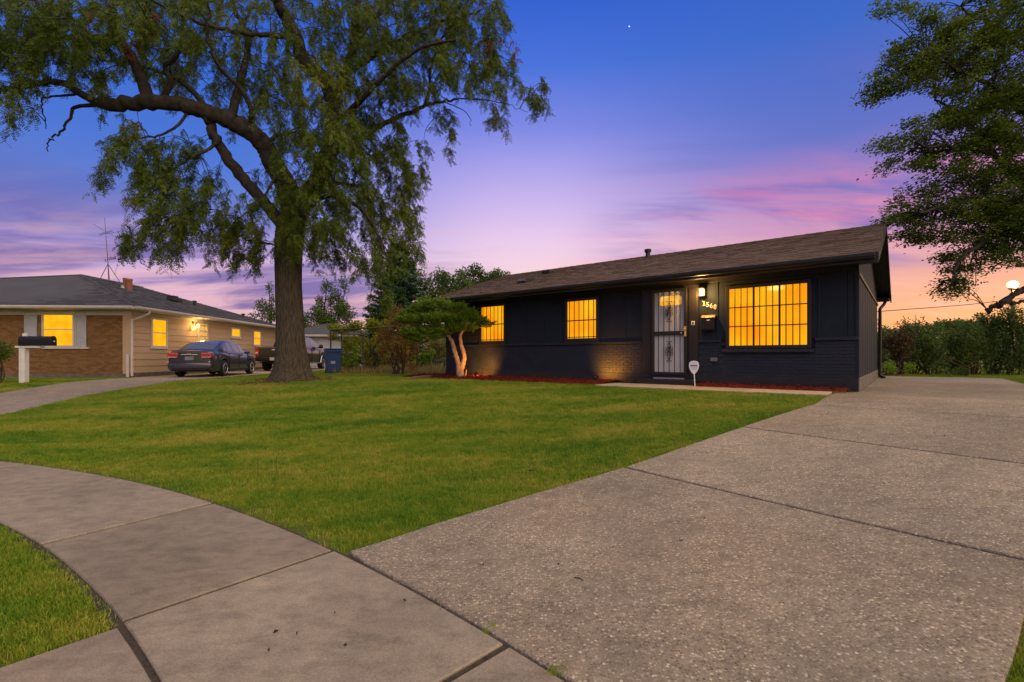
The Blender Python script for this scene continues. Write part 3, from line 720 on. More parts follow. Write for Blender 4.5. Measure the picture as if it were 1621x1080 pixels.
MB().prism([(7.6-p[0], p[1]) for p in gpb], RX0+.05, RX1-.03, 'x').build('gutter', M['black_trim'], house)
MB().box(RX1-.06, RX1-.03, -.72, -.66, 2.52, 2.55).build('gutter_clip', M['tin'], house)
for xx, nm in ((RX1, 1), (RX0-.03, 0)):     # rake boards
    MB().prism([(-.61, 2.43), (3.8, 3.87), (8.21, 2.43), (8.21, 2.60), (3.8, 4.045), (-.61, 2.60)], xx, xx+.03, 'x').build('rake_board', M['black_trim'], house, bevel=.003, seg=1)
MB().prism([(-.60, 2.50), (3.8, 3.94), (8.2, 2.50), (8.2, 2.545), (3.8, 3.985), (-.60, 2.545)], .015, RX1, 'x').build('gable_soffit', M['black_trim'], house)
MB().prism([(-.60, 2.50), (3.8, 3.94), (8.2, 2.50), (8.2, 2.545), (3.8, 3.985), (-.60, 2.545)], RX0, -HL-.01, 'x').build('gable_soffit', M['black_trim'], house)
# downspouts
def spout(parent, pts, m, w_=.036):
    mb = MB(); mb.tube(catmull(pts, 5), w_, 8); return mb.build('downspout', m, parent, smooth=40)
spout(house, [(-11.85, -.67, 2.49), (-11.85, -.66, 2.40), (-11.74, -.30, 2.20), (-11.68, .02, 2.06), (-11.67, .06, 1.8), (-11.67, .06, .2), (-11.70, -.08, .08)], M['black_trim'])
spout(house, [(.20, 8.22, 2.49), (.16, 8.1, 2.38), (.08, 7.70, 2.2), (.085, 7.56, 1.95), (.085, 7.54, .35), (.085, 7.52, .12), (.20, 7.35, .05)], M['black_trim'], .045)
# roof vents and pipe
def roof_pt(x, y): return x, y, 2.61+(y+.6)*(1.44/4.4)
vx, vy, vz = roof_pt(-8.95, 1.0)
v_ = MB().prism([(vy-.2, vz-.05), (vy+.25, vz+.10), (vy+.2, vz+.16), (vy-.22, vz+.10)], vx-.17, vx+.17, 'x').build('roof_vent', M['dark_metal'], house, bevel=.01)
MB().box(vx-.14, vx+.16, vy-.235, vy-.21, vz+.02, vz+.095).build('vent_lip', M['tin'], v_)
vx, vy, vz = roof_pt(-9.2, 2.7)
MB().prism([(vy-.2, vz-.05), (vy+.2, vz+.08), (vy+.2, vz+.15), (vy-.2, vz+.07)], vx-.17, vx+.17, 'x').build('roof_vent', M['dark_metal'], house, bevel=.01)
vx, vy, vz = roof_pt(-5.80, 3.45)
pp = MB().lathe([(.075, vz-.1), (.075, vz+.20)], 16, (vx, vy, 0)).build('vent_pipe', M['dark_metal'], house, smooth=40)
MB().lathe([(.10, vz+.17), (.11, vz+.19), (.11, vz+.26), (.06, vz+.275)], 16, (vx, vy, 0)).build('pipe_cap', M['dark_metal'], pp, smooth=40)
# windows
def frame_boxes(mb, x0, x1, z0, z1, w_, y0, y1):
    mb.box(x0, x1, y0, y1, z1-w_, z1); mb.box(x0, x1, y0, y1, z0, z0+w_); mb.box(x0, x0+w_, y0, y1, z0+w_, z1-w_); mb.box(x1-w_, x1, y0, y1, z0+w_, z1-w_); return mb
def window(parent, x0, x1, z0, z1, panes, vbars, hbars, thick, pane_m, frame_m, bar_m, xf=None, fw=.06, sill=None, sill_m=None, yo=-.05, bar_r=.011, name='window'):
    wnd = frame_boxes(MB(xf), x0-fw, x1+fw, z0-fw, z1+fw, fw, yo, .035).build(name, frame_m, parent, bevel=.004, seg=1)
    MB(xf).box(x0-.001, x1+.001, -.008, .034, z0-.001, z1+.001).build('backing', frame_m, wnd)
    for a, c, e, f_ in panes:
        MB(xf).box(a, c, -.016, -.0085, e, f_).build('pane', pane_m, wnd)
    for x in thick: MB(xf).box(x-.018, x+.018, yo+.01, -.0165, z0, z1).build('mullion', frame_m, wnd)
    for z in hbars: MB(xf).box(x0, x1, yo-.004, yo+.012, z-.011, z+.011).build('crossbar', bar_m, wnd)
    for x in vbars: MB(xf).tube([(x, yo-.006, z0), (x, yo-.006, z1)], bar_r, 6).build('security_bar', bar_m, wnd)
    if sill: MB(xf).box(*sill).build('sill', sill_m, wnd, bevel=.008)
    return wnd
x0, x1, z0, z1 = -2.356, -.841, .958, 2.226
third = (x1-x0)/3
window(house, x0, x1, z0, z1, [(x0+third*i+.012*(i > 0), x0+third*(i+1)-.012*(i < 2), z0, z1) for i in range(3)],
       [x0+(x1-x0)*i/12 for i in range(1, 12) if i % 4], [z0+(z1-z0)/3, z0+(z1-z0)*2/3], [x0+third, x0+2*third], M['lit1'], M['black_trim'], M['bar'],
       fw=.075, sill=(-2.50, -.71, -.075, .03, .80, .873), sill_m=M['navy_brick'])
for (x0, x1, z0, z1, nb, nm) in ((-9.951, -9.001, 1.205, 2.296, 6, 0), (-6.664, -5.749, 1.212, 2.246, 6, 1)):
    zm = (z0+z1)/2-.02
    window(house, x0, x1, z0, z1, [(x0, x1, z0, zm-.015), (x0, x1, zm+.015, z1)], [x0+(x1-x0)*(i+.6)/nb for i in range(nb)], [zm, z0+.035], [], M['lit2'], M['black_trim'], M['bar'],
           fw=.08, sill=(x0-.11, x1+.11, -.055, .03, z0-.13, z0-.085), sill_m=M['black_trim'])
# door
MB().box(-4.443, -3.04, -.03, .04, .20, 2.415).build('door_surround', M['black_trim'], house, bevel=.005)
door = MB().box(-4.10, -3.335, -.045, -.031, .30, 2.30).build('front_door', M['white_door'], house)
MB().prism([(-3.965, 1.98), (-3.94, 1.955), (-3.46, 1.955), (-3.435, 1.98), (-3.435, 2.13), (-3.46, 2.17), (-3.50, 2.18), (-3.90, 2.18), (-3.94, 2.17), (-3.965, 2.13)], -.052, -.046).build('fanlight', M['fan'], door)
sd_ = frame_boxes(MB(), -4.165, -3.29, .27, 2.345, .065, -.105, -.055).build('security_door', M['black_trim'], house, bevel=.006)
MB().box(-4.10, -3.35, -.10, -.06, 1.23, 1.325).build('mid_rail', M['black_trim'], sd_, bevel=.005)
for i in range(1, 6):
    x = -4.10+.745*(i-.12)/5.6
    MB().tube([(x, -.085, .33), (x, -.085, 2.29)], .0085, 6).build('security_bar', M['bar'], sd_)
def spiral(cx, cz, r0, turns, a0, sgn):
    return [(cx+r0*(1-t*.75)*math.cos(a0+sgn*turns*2*PI*t), -.088, cz+r0*(1-t*.75)*math.sin(a0+sgn*turns*2*PI*t)) for t in np.linspace(0, 1, 22)]
def ornament(cz):
    mb = MB(); cx = -4.10+.745*(3-.12)/5.6
    for s in (-1, 1):
        for dz, r, a, sg in ((.075, .042, -PI/2, 1), (-.075, .042, PI/2, -1), (0, .05, PI, 1)):
            mb.tube(spiral(cx+s*(.052 if dz else .062), cz+dz, r, 1.15, a if s > 0 else PI-a, sg*s), .0065, 5)
        mb.tube(catmull([(cx, -.088, cz+.22), (cx+s*.035, -.088, cz+.15), (cx+s*.012, -.088, cz+.06), (cx+s*.04, -.088, cz-.03), (cx+s*.03, -.088, cz-.15), (cx, -.088, cz-.22)], 4), .0065, 5)
        for zz_ in (.235, -.235): mb.lathe([(.001, -.014), (.013, -.008), (.015, 0), (.013, .008), (.001, .014)], 8, (cx+s*.05, -.088, cz+zz_))
        mb.tube([(cx, -.088, cz+.235), (cx+s*.05, -.088, cz+.235)], .005, 5); mb.tube([(cx, -.088, cz-.235), (cx+s*.05, -.088, cz-.235)], .005, 5)
    mb.build('scroll_ornament', M['bar'], sd_, smooth=50)
ornament(1.80); ornament(.84)
hd = MB().box(-3.345, -3.295, -.118, -.106, 1.19, 1.43).build('handle_plate', M['brass'], sd_, bevel=.004)
MB().tube(catmull([(-3.32, -.118, 1.36), (-3.32, -.165, 1.37), (-3.33, -.17, 1.33), (-3.40, -.168, 1.325)], 4), .011, 8).build('lever', M['brass'], hd, smooth=40)
MB().lathe([(.016, 0), (.018, .01), (.01, .022)], 12, (-3.42, -.102, 1.275), 'y').build('lock', M['plate'], sd_, smooth=40)
MB().box(-4.443, -3.0, -.36, -.031, -.02, .165).build('door_step', M['black_trim'], house, bevel=.012)
MB().box(-4.10, -3.35, -.14, -.031, .166, .20).build('threshold', M['tin'], house, bevel=.006)
for x in (-4.30, -3.16): MB().box(x-.10, x+.10, -.044, -.031, .30, 2.33).build('jamb_panel', M['black_trim'], house, bevel=.008)
MB().box(-3.20, -3.115, -.052, -.044, 1.45, 1.55).build('doorbell', M['plate'], house, bevel=.006)
MB().box(-3.175, -3.14, -.056, -.0525, 1.475, 1.525).build('doorbell_button', M['dark_metal'], house)
# house number: four staggered numerals
def glyph(ch, size, m, parent, x, y, z, ext=.012, name='numeral', shear=0.):
    cu = bpy.data.curves.new('g', 'FONT'); cu.body = ch; cu.size = size; cu.extrude = ext; cu.align_x = 'CENTER'; cu.shear = shear; cu.offset = .0; cu.bevel_depth = .0
    o = bpy.data.objects.new('g', cu); COL.objects.link(o)
    dg = bpy.context.evaluated_depsgraph_get(); me = bpy.data.meshes.new_from_object(o.evaluated_get(dg)); bpy.data.objects.remove(o)
    me.transform(Matrix.Rotation(PI/2, 4, 'X')); r = link_mesh(name, me, m, parent, (x, y, z)); return r
for i, ch in enumerate('1568'):
    x = -2.915+i*.082; z = 1.895-i*.032
    nu_ = glyph(ch, .155, M['cream'], house, x, -.010, z)
    if ch == '1':
        MB().box(-.032, .034, -.011, .010, -.002, .012).build('serif', M['cream'], nu_); MB().box(-.040, .0, -.011, .010, .094, .106).build('serif', M['cream'], nu_)
# wall lantern
ln = MB().box(-2.985, -2.885, -.04, .005, 2.06, 2.36).build('wall_lantern', M['black_trim'], house, bevel=.006)
MB().box(-3.0, -2.87, -.175, -.02, 2.27, 2.30).build('lantern_cap', M['black_trim'], ln, bevel=.006)
MB().box(-2.982, -2.888, -.155, -.05, 2.125, 2.268).build('lantern_glass', M['lamp_hot'], ln, bevel=.01)
MB().box(-2.995, -2.875, -.168, -.03, 2.105, 2.124).build('lantern_base', M['black_trim'], ln, bevel=.005)
# wall mailbox
wm = MB().prism([(-.005, 1.30), (-.10, 1.30), (-.115, 1.34), (-.115, 1.60), (-.005, 1.64)], -2.94, -2.655, 'x').build('wall_mailbox', M['black_plastic'], house, bevel=.01)
MB().prism([(-.002, 1.675), (-.06, 1.668), (-.13, 1.615), (-.13, 1.60), (-.002, 1.655)], -2.955, -2.64, 'x').build('mailbox_lid', M['copper'], wm, bevel=.006)
MB().box(-2.825, -2.755, -.121, -.116, 1.535, 1.56).build('mailbox_plate', M['plate'], wm)
ob_ = MB().box(-2.765, -2.61, -.06, -.008, .60, .685).build('outlet_cover', M['grey_box'], house, bevel=.012)
MB().box(-2.75, -2.625, -.064, -.061, .672, .678).build('hinge', M['tin'], ob_)

def light(name, kind, loc, energy, col, parent=None, **k):
    l = bpy.data.lights.new(name, kind); l.energy = energy; l.color = col
    for a, b_ in k.items(): setattr(l, a, b_)
    o = bpy.data.objects.new(name, l); COL.objects.link(o); o.location = loc
    if parent: o.parent = parent
    return o
light('lantern_light', 'POINT', (-2.935, -.26, 2.17), 75, (1, .52, .13), ln, shadow_soft_size=.05)

# ================================================================== YARD THINGS NEAR THE HOUSE
def spike_light(hx, hy, aim, energy, spot, label):
    p = hw(hx, hy, .03)
    root = empty('landscape_light', p, 0); tag(root, label, 'spotlight', 'uplights in the mulch bed')
    MB().lathe([(.006, -.06), (.012, 0), (.012, .10)], 8).build('spike', M['black_plastic'], root)
    a = (Vector(hw(*aim))-p-Vector((0, 0, .16))).normalized()
    h = MB().lathe([(.018, -.05), (.032, -.03), (.038, .06), (.044, .065)], 14).build('lamp_head', M['black_plastic'], root, smooth=40)
    h.location = (0, 0, .15); h.rotation_euler = a.to_track_quat('Z', 'Y').to_euler()
    MB().lathe([(.036, .052), (.0358, .056), (.001, .058)], 14).build('lens', M['lamp_hot'], h, smooth=40)
    s = light('spot', 'SPOT', (0, 0, .15), energy, (1, .34, .03), root, spot_size=math.radians(spot), spot_blend=1., shadow_soft_size=.03)
    s.location = Vector((0, 0, .15))+a*.08; s.rotation_euler = (-a).to_track_quat('Z', 'Y').to_euler()
spike_light(-5.45, -.60, (-5.32, 0, .50), 150, 120, 'small black spike uplight beside the end of the pale front walk')
spike_light(-9.50, -.78, (-9.95, 0, .60), 200, 128, 'small black spike uplight near the juniper trunk')

# yard sign
p = hw(-2.93, -.62, .04)
sg = empty('yard_sign', p, HRZ-.05); tag(sg, 'white shield shaped security sign on a white stake by the front walk', 'sign')
MB().tube([(0.012, 0, -.05), (-.012, 0, .34)], .011, 8).build('stake', M['sign_white'], sg)
shp = [(.02, .26), (-.02, .26), (-.065, .31), (-.10, .38), (-.115, .45), (-.105, .51), (-.07, .545), (0, .56), (.07, .545), (.105, .51), (.115, .45), (.10, .38), (.065, .31)]
pnl = MB().prism([(q[0]-.012, q[1]+.02) for q in shp], -.012, .0).build('sign_panel', M['sign_white'], sg, bevel=.004)
MB().box(-.092, .07, -.0155, -.0125, .455, .485).build('print_band', M['sign_dark'], pnl)
for z, a, c in ((.525, -.06, .04), (.43, -.08, .06), (.405, -.075, .055), (.38, -.065, .045)): MB().box(a, c, -.0150, -.0125, z, z+.008).build('print_line', mat('sign_grey_print', (.32, .33, .40), .5), pnl)
# landscape timber and stone at the left end of the bed
g0 = ground(655, 602); g1 = hw(-HL-.05, -.35)
d = Vector((g1.x-g0.x, g1.y-g0.y, 0)); tl = d.length
tb = MB().box(0, tl*.62, -.06, .06, 0, .11).build('landscape_timber', M['wood'], None, bevel=.015); tb.location = (g0.x, g0.y, .73); tb.rotation_euler = (0, 0, math.atan2(d.y, d.x))
tag(tb, 'weathered timber edging lying at the corner of the mulch bed', 'timber')
def rock(name, loc, r, m, label, cat, group=None, seed=0):
    bm = bmesh.new(); bmesh.ops.create_icosphere(bm, subdivisions=2, radius=r); rg = random.Random(seed)
    for v in bm.verts: v.co *= rg.uniform(.82, 1.12); v.co.z *= .6
    me = bpy.data.meshes.new(name); bm.to_mesh(me); bm.free(); o = link_mesh(name, me, m, None, loc); tag(o, label, cat, group)
gq = g0+d*.66; rock('stone', (gq.x, gq.y, .76), .09, M['found_side'], 'rough brown stone at the end of the timber edging', 'stone', None, 3)

# juniper with twin trunks
def juniper():
    k_ = (728-CX)/F; q_ = PR+HB*-.62; x_ = (k_*q_.y-q_.x)/(HX.x-k_*HX.y); b0 = hw(x_, -.62, .03); D = b0.y
    root = empty('juniper_tree', b0); tag(root, 'spreading green juniper with two bare shredding trunks at the house corner', 'tree')
    tb = Tubes()
    def P(px, py, dd=0.): return np.array(at(px, py, D+dd))-np.array(b0)
    t1 = catmull([P(728, 602), P(726, 580), P(721, 560), P(716, 542), P(706, 528, -.1), P(690, 515, -.2)], 6)
    t2 = catmull([P(730, 602), P(731, 582), P(735, 566), P(730, 545), P(729, 530), P(742, 512, -.1)], 6)
    for tt in (t1, t2): tb.add(tt+rnd(len(tt))*.006, np.linspace(.095, .04, len(tt)), 10)
    # low burls
    tb.add(catmull([P(730, 601), P(737, 594), P(738, 585)], 4), np.linspace(.05, .012, 9), 7)
    ends = [t1[-1], t2[-1]]
    clumps = [(690, 485, 26, 6, -.2), (716, 490, 20, 5, -.1), (667, 492, 18, 5, -.2), (658, 507, 22, 6, -.3), (695, 506, 28, 6, -.4), (730, 508, 22, 5, 0), (752, 511, 18, 4, .1), (769, 515, 12, 3, 0), (741, 500, 14, 4, 0),
              (666, 525, 24, 6, -.3), (702, 525, 22, 5, -.3), (735, 522, 18, 4, -.1), (661, 537, 14, 4, -.3), (690, 535, 16, 4, -.4), (680, 478, 12, 3, 0), (648, 498, 10, 3, -.1)]
    lv = Leaves()
    for (px, py, rx, ry, dd) in clumps:
        c = P(px, py, dd); sc = D/F
        st_ = min(ends, key=lambda e: np.linalg.norm(e-c)); tb.add(catmull([st_, (st_+c)/2+rnd(1)[0]*.06, c], 5), np.linspace(.03, .008, 11), 6)
        n = int(rx*ry*2.0)
        q = rnd(n); q /= np.maximum(1, np.linalg.norm(q, axis=1, keepdims=True)); q *= RNG.uniform(.25, 1, (n, 1))**.5
        ctr = c+q*np.array([rx*sc, rx*.85*sc, ry*sc])*1.1
        away = unit((ctr-np.array([.1, 0, c[2]-.5]))*np.array([1, 1, .55]))
        out = unit(away+q*np.array([.5, .5, .3])+np.array([0, 0, .22])+rnd(n)*.22)
        k = 26; base = np.repeat(ctr, k, 0); o = np.repeat(out, k, 0)
        s = RNG.uniform(0, 1, (n*k, 1)); L_ = np.repeat(RNG.uniform(.10, .24, n), k)[:, None]
        dirs = unit(o*1.7+rnd(n*k)*.5*(1.1-s*.6))
        lv.add(base+o*s*L_+rnd(n*k)*.012, dirs, rnd(n*k), RNG.uniform(.05, .12, n*k)*(1.1-.4*s[:, 0]), RNG.uniform(.0045, .009, n*k))
    tb.build('trunk', M['jbark'], root)
    c = lv.build('crown', M['juniper'], root); c['kind'] = 'stuff'
juniper()

# ================================================================== NEIGHBOUR'S HOUSE
nb = empty('bungalow', NO, NRZ); tag(nb, 'tan neighbouring bungalow with brick front, lap siding and grey hip roof', 'house')
def nfx(px, py):
    """pixel on the side wall -> (distance back, height above the base)"""
    k = (px-CX)/F; t_ = (k*NO.y-NO.x)/(NB.x-k*NB.y); dep = NO.y+NB.y*t_; return t_, CZ+(HY-py)/F*dep-NO.z
def nffx(px, py):
    k = (px-CX)/F; t_ = (k*NO.y-NO.x)/(NX.x-k*NX.y); dep = NO.y+NX.y*t_; return t_, CZ+(HY-py)/F*dep-NO.z
ND, NW_ = 13.2, 13.0; NH = 2.72
MB().box(-NW_, -.02, .06, .2, -.1, NH).build('front_wall', M['mortar2'], nb)
MB().box(-.2, -.02, .2, ND, -.1, NH).build('side_wall', M['siding'], nb)
MB().box(-NW_, -.2, ND-.15, ND, -.1, NH).build('rear_wall', M['siding'], nb)
MB().box(-NW_, -.05, .02, .12, -.1, .20).build('foundation', M['found_side'], nb, bevel=.008)
MB().box(-.1, .03, .1, ND, -.1, .22).build('foundation', M['found_side'], nb, bevel=.008)
brk = MB()
for k in range(37):
    z = .21+k*.0675
    if z > NH-.08: break
    x = -.30-(0 if k % 2 else .10)
    while x > -12.8:
        brk.box(x-.1935, x, .045+random.uniform(0, .004), .07, z, z+.058); x -= .2025
    if k % 2 == 0: brk.box(-.39, -.30, .047, .07, z, z+.058)
o = brk.build('brick_courses', M['brick2'], nb); o['kind'] = 'stuff'
MB().box(-.30, .025, .015, .12, .19, NH).build('corner_board', M['siding'], nb, bevel=.006)
ns = lambda x, y, z: (-y-.02, x, z)
# lap siding: one board per course, cut at openings is hidden behind the frames
z = .22; k = 0
while z < NH-.05:
    h = min(.262, NH-z)
    MB().add([(-.02, .13, z), (.016, .13, z), (-.008, .13, z+h+.012), (-.02, .13, z+h), (-.02, ND, z), (.016, ND, z), (-.008, ND, z+h+.012), (-.02, ND, z+h)],
             [(0, 1, 2, 3), (4, 7, 6, 5), (1, 5, 6, 2), (0, 4, 5, 1), (3, 2, 6, 7)]).build('siding_board', M['siding'], nb)
    z += .262; k += 1
OV = .62
ex0, ex1, ey0, ey1, ez = -NW_-OV, OV-.05, -OV, ND+OV, NH+.02
ap_ = at(129, 436, NO.y+4.6); apl = (ap_-NO); apx = apl.dot(NX); apy = apl.dot(NB); apz = apl.z
hwid = apy-ey0; rx = ex1-hwid*1.0
V = [(ex0, ey0, ez), (ex1, ey0, ez), (ex1, ey1, ez), (ex0, ey1, ez), (apx, apy, apz), (apx, ey1-hwid*.85, apz), (ex0, apy, apz-.42)]
nroof = MB().add(V+[(a, b_, c-.05) for a, b_, c in V[:4]], [(0, 1, 4, 6), (1, 2, 5, 4), (2, 3, 5), (3, 6, 4, 5), (0, 7, 8, 1), (1, 8, 9, 2), (2, 9, 10, 3), (7, 10, 9, 8), (0, 6, 3), (0, 3, 10, 7)]).build('roof', M['roof2'], nb)
for a, b_ in ((4, 1), (4, 5), (4, 6)):
    A, B = Vector(V[a]), Vector(V[b_]); MB().tube([A+(B-A)*.0+Vector((0, 0, .0)), B+Vector((0, 0, .0))], .055, 6).build('hip_cap', M['roof2'], nroof)
# shingle courses as thin steps on the two slopes in view
def courses(q0, q1, q2, q3, n):
    """q0-q1 eave, q3-q2 top"""
    mb = MB(); q0, q1, q2, q3 = map(Vector, (q0, q1, q2, q3)); nn = (q1-q0).cross(q3-q0).normalized()
    if nn.z < 0: nn = -nn
    for i in range(n):
        s0, s1 = i/n, min(1, (i+1.15)/n)
        a, b_ = q0.lerp(q3, s0), q1.lerp(q2, s0); c, d_ = q1.lerp(q2, s1), q0.lerp(q3, s1)
        m_ = max(1, int((b_-a).length/.33)); 
        for j in range(m_):
            u0, u1 = j/m_, (j+1)/m_; h = .016+random.uniform(-.004, .007)
            p0, p1 = a.lerp(b_, u0), a.lerp(b_, u1); p2, p3 = d_.lerp(c, u1), d_.lerp(c, u0)
            mb.add([p0+nn*h, p1+nn*h, p2+nn*.003, p3+nn*.003, p0, p1], [(0, 1, 2, 3), (4, 5, 1, 0)])
    o = mb.build('shingles', M['roof2'], nroof); o['kind'] = 'stuff'
courses(V[0], V[1], V[4], V[6], 30); courses(V[1], V[2], V[5], V[4], 30)
ngp = [(0, 0), (.11, 0), (.11, -.05), (.085, -.10), (.03, -.115), (0, -.115)]
MB().prism([(ey0-q[0], ez+.01+q[1]) for q in ngp], ex0, ex1+.11, 'x').build('gutter', M['trim_white'], nb, bevel=.004)
MB().prism([(ex1+q[0], ez+.01+q[1]) for q in ngp], ey0-.11, ey1+.05, 'y').build('gutter', M['trim_white'], nb, bevel=.004)
MB().box(ex0, ex1, ey0, .05, ez-.10, ez-.055).build('soffit', M['trim_white'], nb)
MB().box(-.03, ex1, .05, ey1, ez-.10, ez-.055).build('soffit', M['trim_white'], nb)
MB().box(-NW_, .02, .005, .07, NH-.27, NH-.085).build('frieze_board', M['trim_white'], nb, bevel=.005)
MB().box(-.03, .022, .13, ND, NH-.20, NH-.085).build('frieze_board', M['trim_white'], nb, bevel=.005)
spout(nb, [(OV-.0, .15, NH-.09), (OV-.05, .14, NH-.20), (.30, .02, NH-.36), (.09, -.02, NH-.46), (.075, -.02, NH-.60), (.075, -.02, .1)], M['trim_white'], .042)
MB().box(-.14, -.03, -.045, .012, .05, .95).build('conduit_box', M['trim_white'], nb, bevel=.01)
# front window with shutters
(fx0, fz1), (fx1, fz0) = nffx(69, 496.5), nffx(115, 547)
mid = (fz0+fz1)/2
window(nb, fx0, fx1, fz0, fz1, [(fx0, fx1, fz0, mid-.02), (fx0, fx1, mid+.02, fz1)], [], [], [], M['lit3'], M['trim_white'], M['trim_white'], xf=lambda x, y, z: (x, y+.03, z), fw=.07,
       sill=(fx0-.08, fx1+.60, -.05, .04, fz0-.13, fz0-.072), sill_m=M['trim_white'], yo=-.05)
for a, c in ((38, 58), (118, 136)):
    a0, c0 = nffx(a, 520)[0], nffx(c, 520)[0]
    sh = frame_boxes(MB(), a0, c0, fz0-.07, fz1+.09, .06, .0, .04).build('shutter', M['shutter'], nb, bevel=.004, seg=1)
    MB().box(a0+.06, c0-.06, .02, .04, fz0-.01, fz1+.03).build('panel', M['shutter'], sh); MB().box(a0+.06, c0-.06, .004, .04, mid-.30, mid-.24).build('rail', M['shutter'], sh)
    zz0 = fz0
    while zz0 < fz1-.02:
        MB().add([(a0+.06, .012, zz0), (c0-.06, .012, zz0), (c0-.06, .03, zz0+.045), (a0+.06, .03, zz0+.045), (a0+.06, .034, zz0), (c0-.06, .034, zz0)], [(0, 1, 2, 3), (0, 4, 5, 1), (0, 3, 4), (1, 5, 2)]).build('slat', M['shutter'], sh); zz0 += .075
# side openings
def side_window(p0, p1, double=True, vert=False):
    (a, z1), (c, z0) = nfx(*p0), nfx(*p1)
    mid = (z0+z1)/2; pn = [(a, c, z0, mid-.02), (a, c, mid+.02, z1)] if double and not vert else ([(a, (a+c)/2-.015, z0, z1), ((a+c)/2+.015, c, z0, z1)] if vert else [(a, c, z0, z1)])
    window(nb, a, c, z0, z1, pn, [], [], [], M['lit3'], M['trim_white'], M['trim_white'], xf=lambda x, y, z: (.01-y, x, z), fw=.09, sill=(a-.12, c+.12, -.06, .02, z0-.13, z0-.09), sill_m=M['trim_white'], yo=-.05)
side_window((240, 505.5), (261.5, 548)); side_window((366, 520.5), (378.5, 533), False, True); side_window((401, 525), (411, 546))
(a, z1), (c, z0) = nfx(315, 514), nfx(327, 545); z0 = .25
dr_ = frame_boxes(MB(ns), a-.10, c+.10, z0, z1+.12, .09, -.06, .02).build('side_door', M['trim_white'], nb, bevel=.004, seg=1)
MB(ns).box(a-.01, c+.01, -.04, .0, z0, 1.0).build('door_panel', M['trim_white'], dr_)
MB(ns).box(a-.01, c+.01, -.03, -.02, 1.0, z1+.03).build('pane', M['fan'], dr_)
for i in range(1, 3): MB(ns).box(a+(c-a)*i/3-.015, a+(c-a)*i/3+.015, -.045, -.031, 1.0, z1+.03).build('glazing_bar', M['trim_white'], dr_)
for i in range(1, 4): MB(ns).box(a, c, -.043, -.031, 1.0+(z1-1.0)*i/4-.012, 1.0+(z1-1.0)*i/4+.012).build('glazing_bar', M['trim_white'], dr_)
y_, z_ = nfx(305, 512)
la = MB(ns).box(y_-.06, y_+.06, -.03, .0, z_-.05, z_+.22).build('wall_lamp', M['rust_pipe'], nb, bevel=.006)
for k_, (dy_, dz_) in enumerate(((-.13, -.22), (.16, -.10))):
    MB().lathe([(.02, -.07), (.055, -.05), (.06, .04), (.03, .07)], 12, (.16, y_+dy_, z_+dz_)).build('lamp_glass', M['lamp_hot'], la, smooth=40)
    MB(ns).tube([(y_, -.02, z_+.05), (y_+dy_, -.14, z_+dz_+.06)], .012, 6).build('lamp_arm', M['rust_pipe'], la)
light('wall_lamp_light', 'POINT', (.36, y_, z_-.15), 30, (1, .55, .17), la, shadow_soft_size=.08)
# roof furniture: flues, vents, antenna
def nroof_pt(px, py, dep):
    q = at(px, py, dep)-NO; return q.dot(NX), q.dot(NB), q.z
for px, r, h in ((198.5, .10, .62), (204.5, .13, .58)):
    q = nroof_pt(px, 455, NO.y+5.2)
    fl_ = MB().lathe([(r, -.5), (r, h-.25), (r*1.12, h-.23), (r*1.12, h-.17), (r, h-.16)], 18, (q[0], q[1], q[2])).build('clay_flue', M['clay'], nb, smooth=40)
q = nroof_pt(194, 455, NO.y+4.9)
MB().lathe([(.16, -.35), (.13, -.1), (.07, .03), (.07, .08), (.01, .12)], 14, q).build('roof_boot', M['tin'], nb, smooth=40)
for px, py, dep in ((274, 470, 25), (281, 474.5, 25.5)):
    q = nroof_pt(px, py, dep); MB().box(q[0]-.2, q[0]+.15, q[1]-.2, q[1]+.2, q[2]-.22, q[2]+.05).build('roof_vent', M['dark_metal'], nb, bevel=.02)
for px, py, dep in ((308, 480, 26.5), (385, 500, 30)):
    q = nroof_pt(px, py, dep); MB().lathe([(.07, -.5), (.07, .05), (.1, .06), (.1, .13)], 12, q).build('vent_pipe', M['dark_metal'], nb)
# antenna on a tripod
dep = NO.y+4.6; q0 = at(172, 442, dep)
an = empty('roof_antenna', q0, 0); tag(an, 'thin television antenna on a tripod mast above the grey roof', 'antenna')
top = at(165.5, 344, dep)-q0; cross = at(167.5, 367, dep)-q0; fork = at(171, 418, dep)-q0
MB().tube([(0, 0, -.1), tuple(fork), tuple(top)], [.018, .018, .008], 6).build('mast', M['antenna'], an)
for px, py, dd in ((158, 441, -.2), (191, 447, -.3), (173, 441, .6)):
    e = at(px, py, dep+dd)-q0; MB().tube([tuple(fork), tuple(e+Vector((0, 0, -.05)))], .016, 6).build('tripod_leg', M['antenna'], an)
for ax, ay, bx, by in ((150.5, 356, 181, 376), (158, 372, 178, 367), (160, 374, 175, 364), (163, 370, 172, 364)):
    p0, p1 = at(ax, ay, dep)-q0, at(bx, by, dep)-q0; MB().tube([tuple(p0+Vector((0, -.1, 0))), tuple(p1+Vector((0, .15, 0)))], .010, 6).build('antenna_rod', M['antenna'], an)

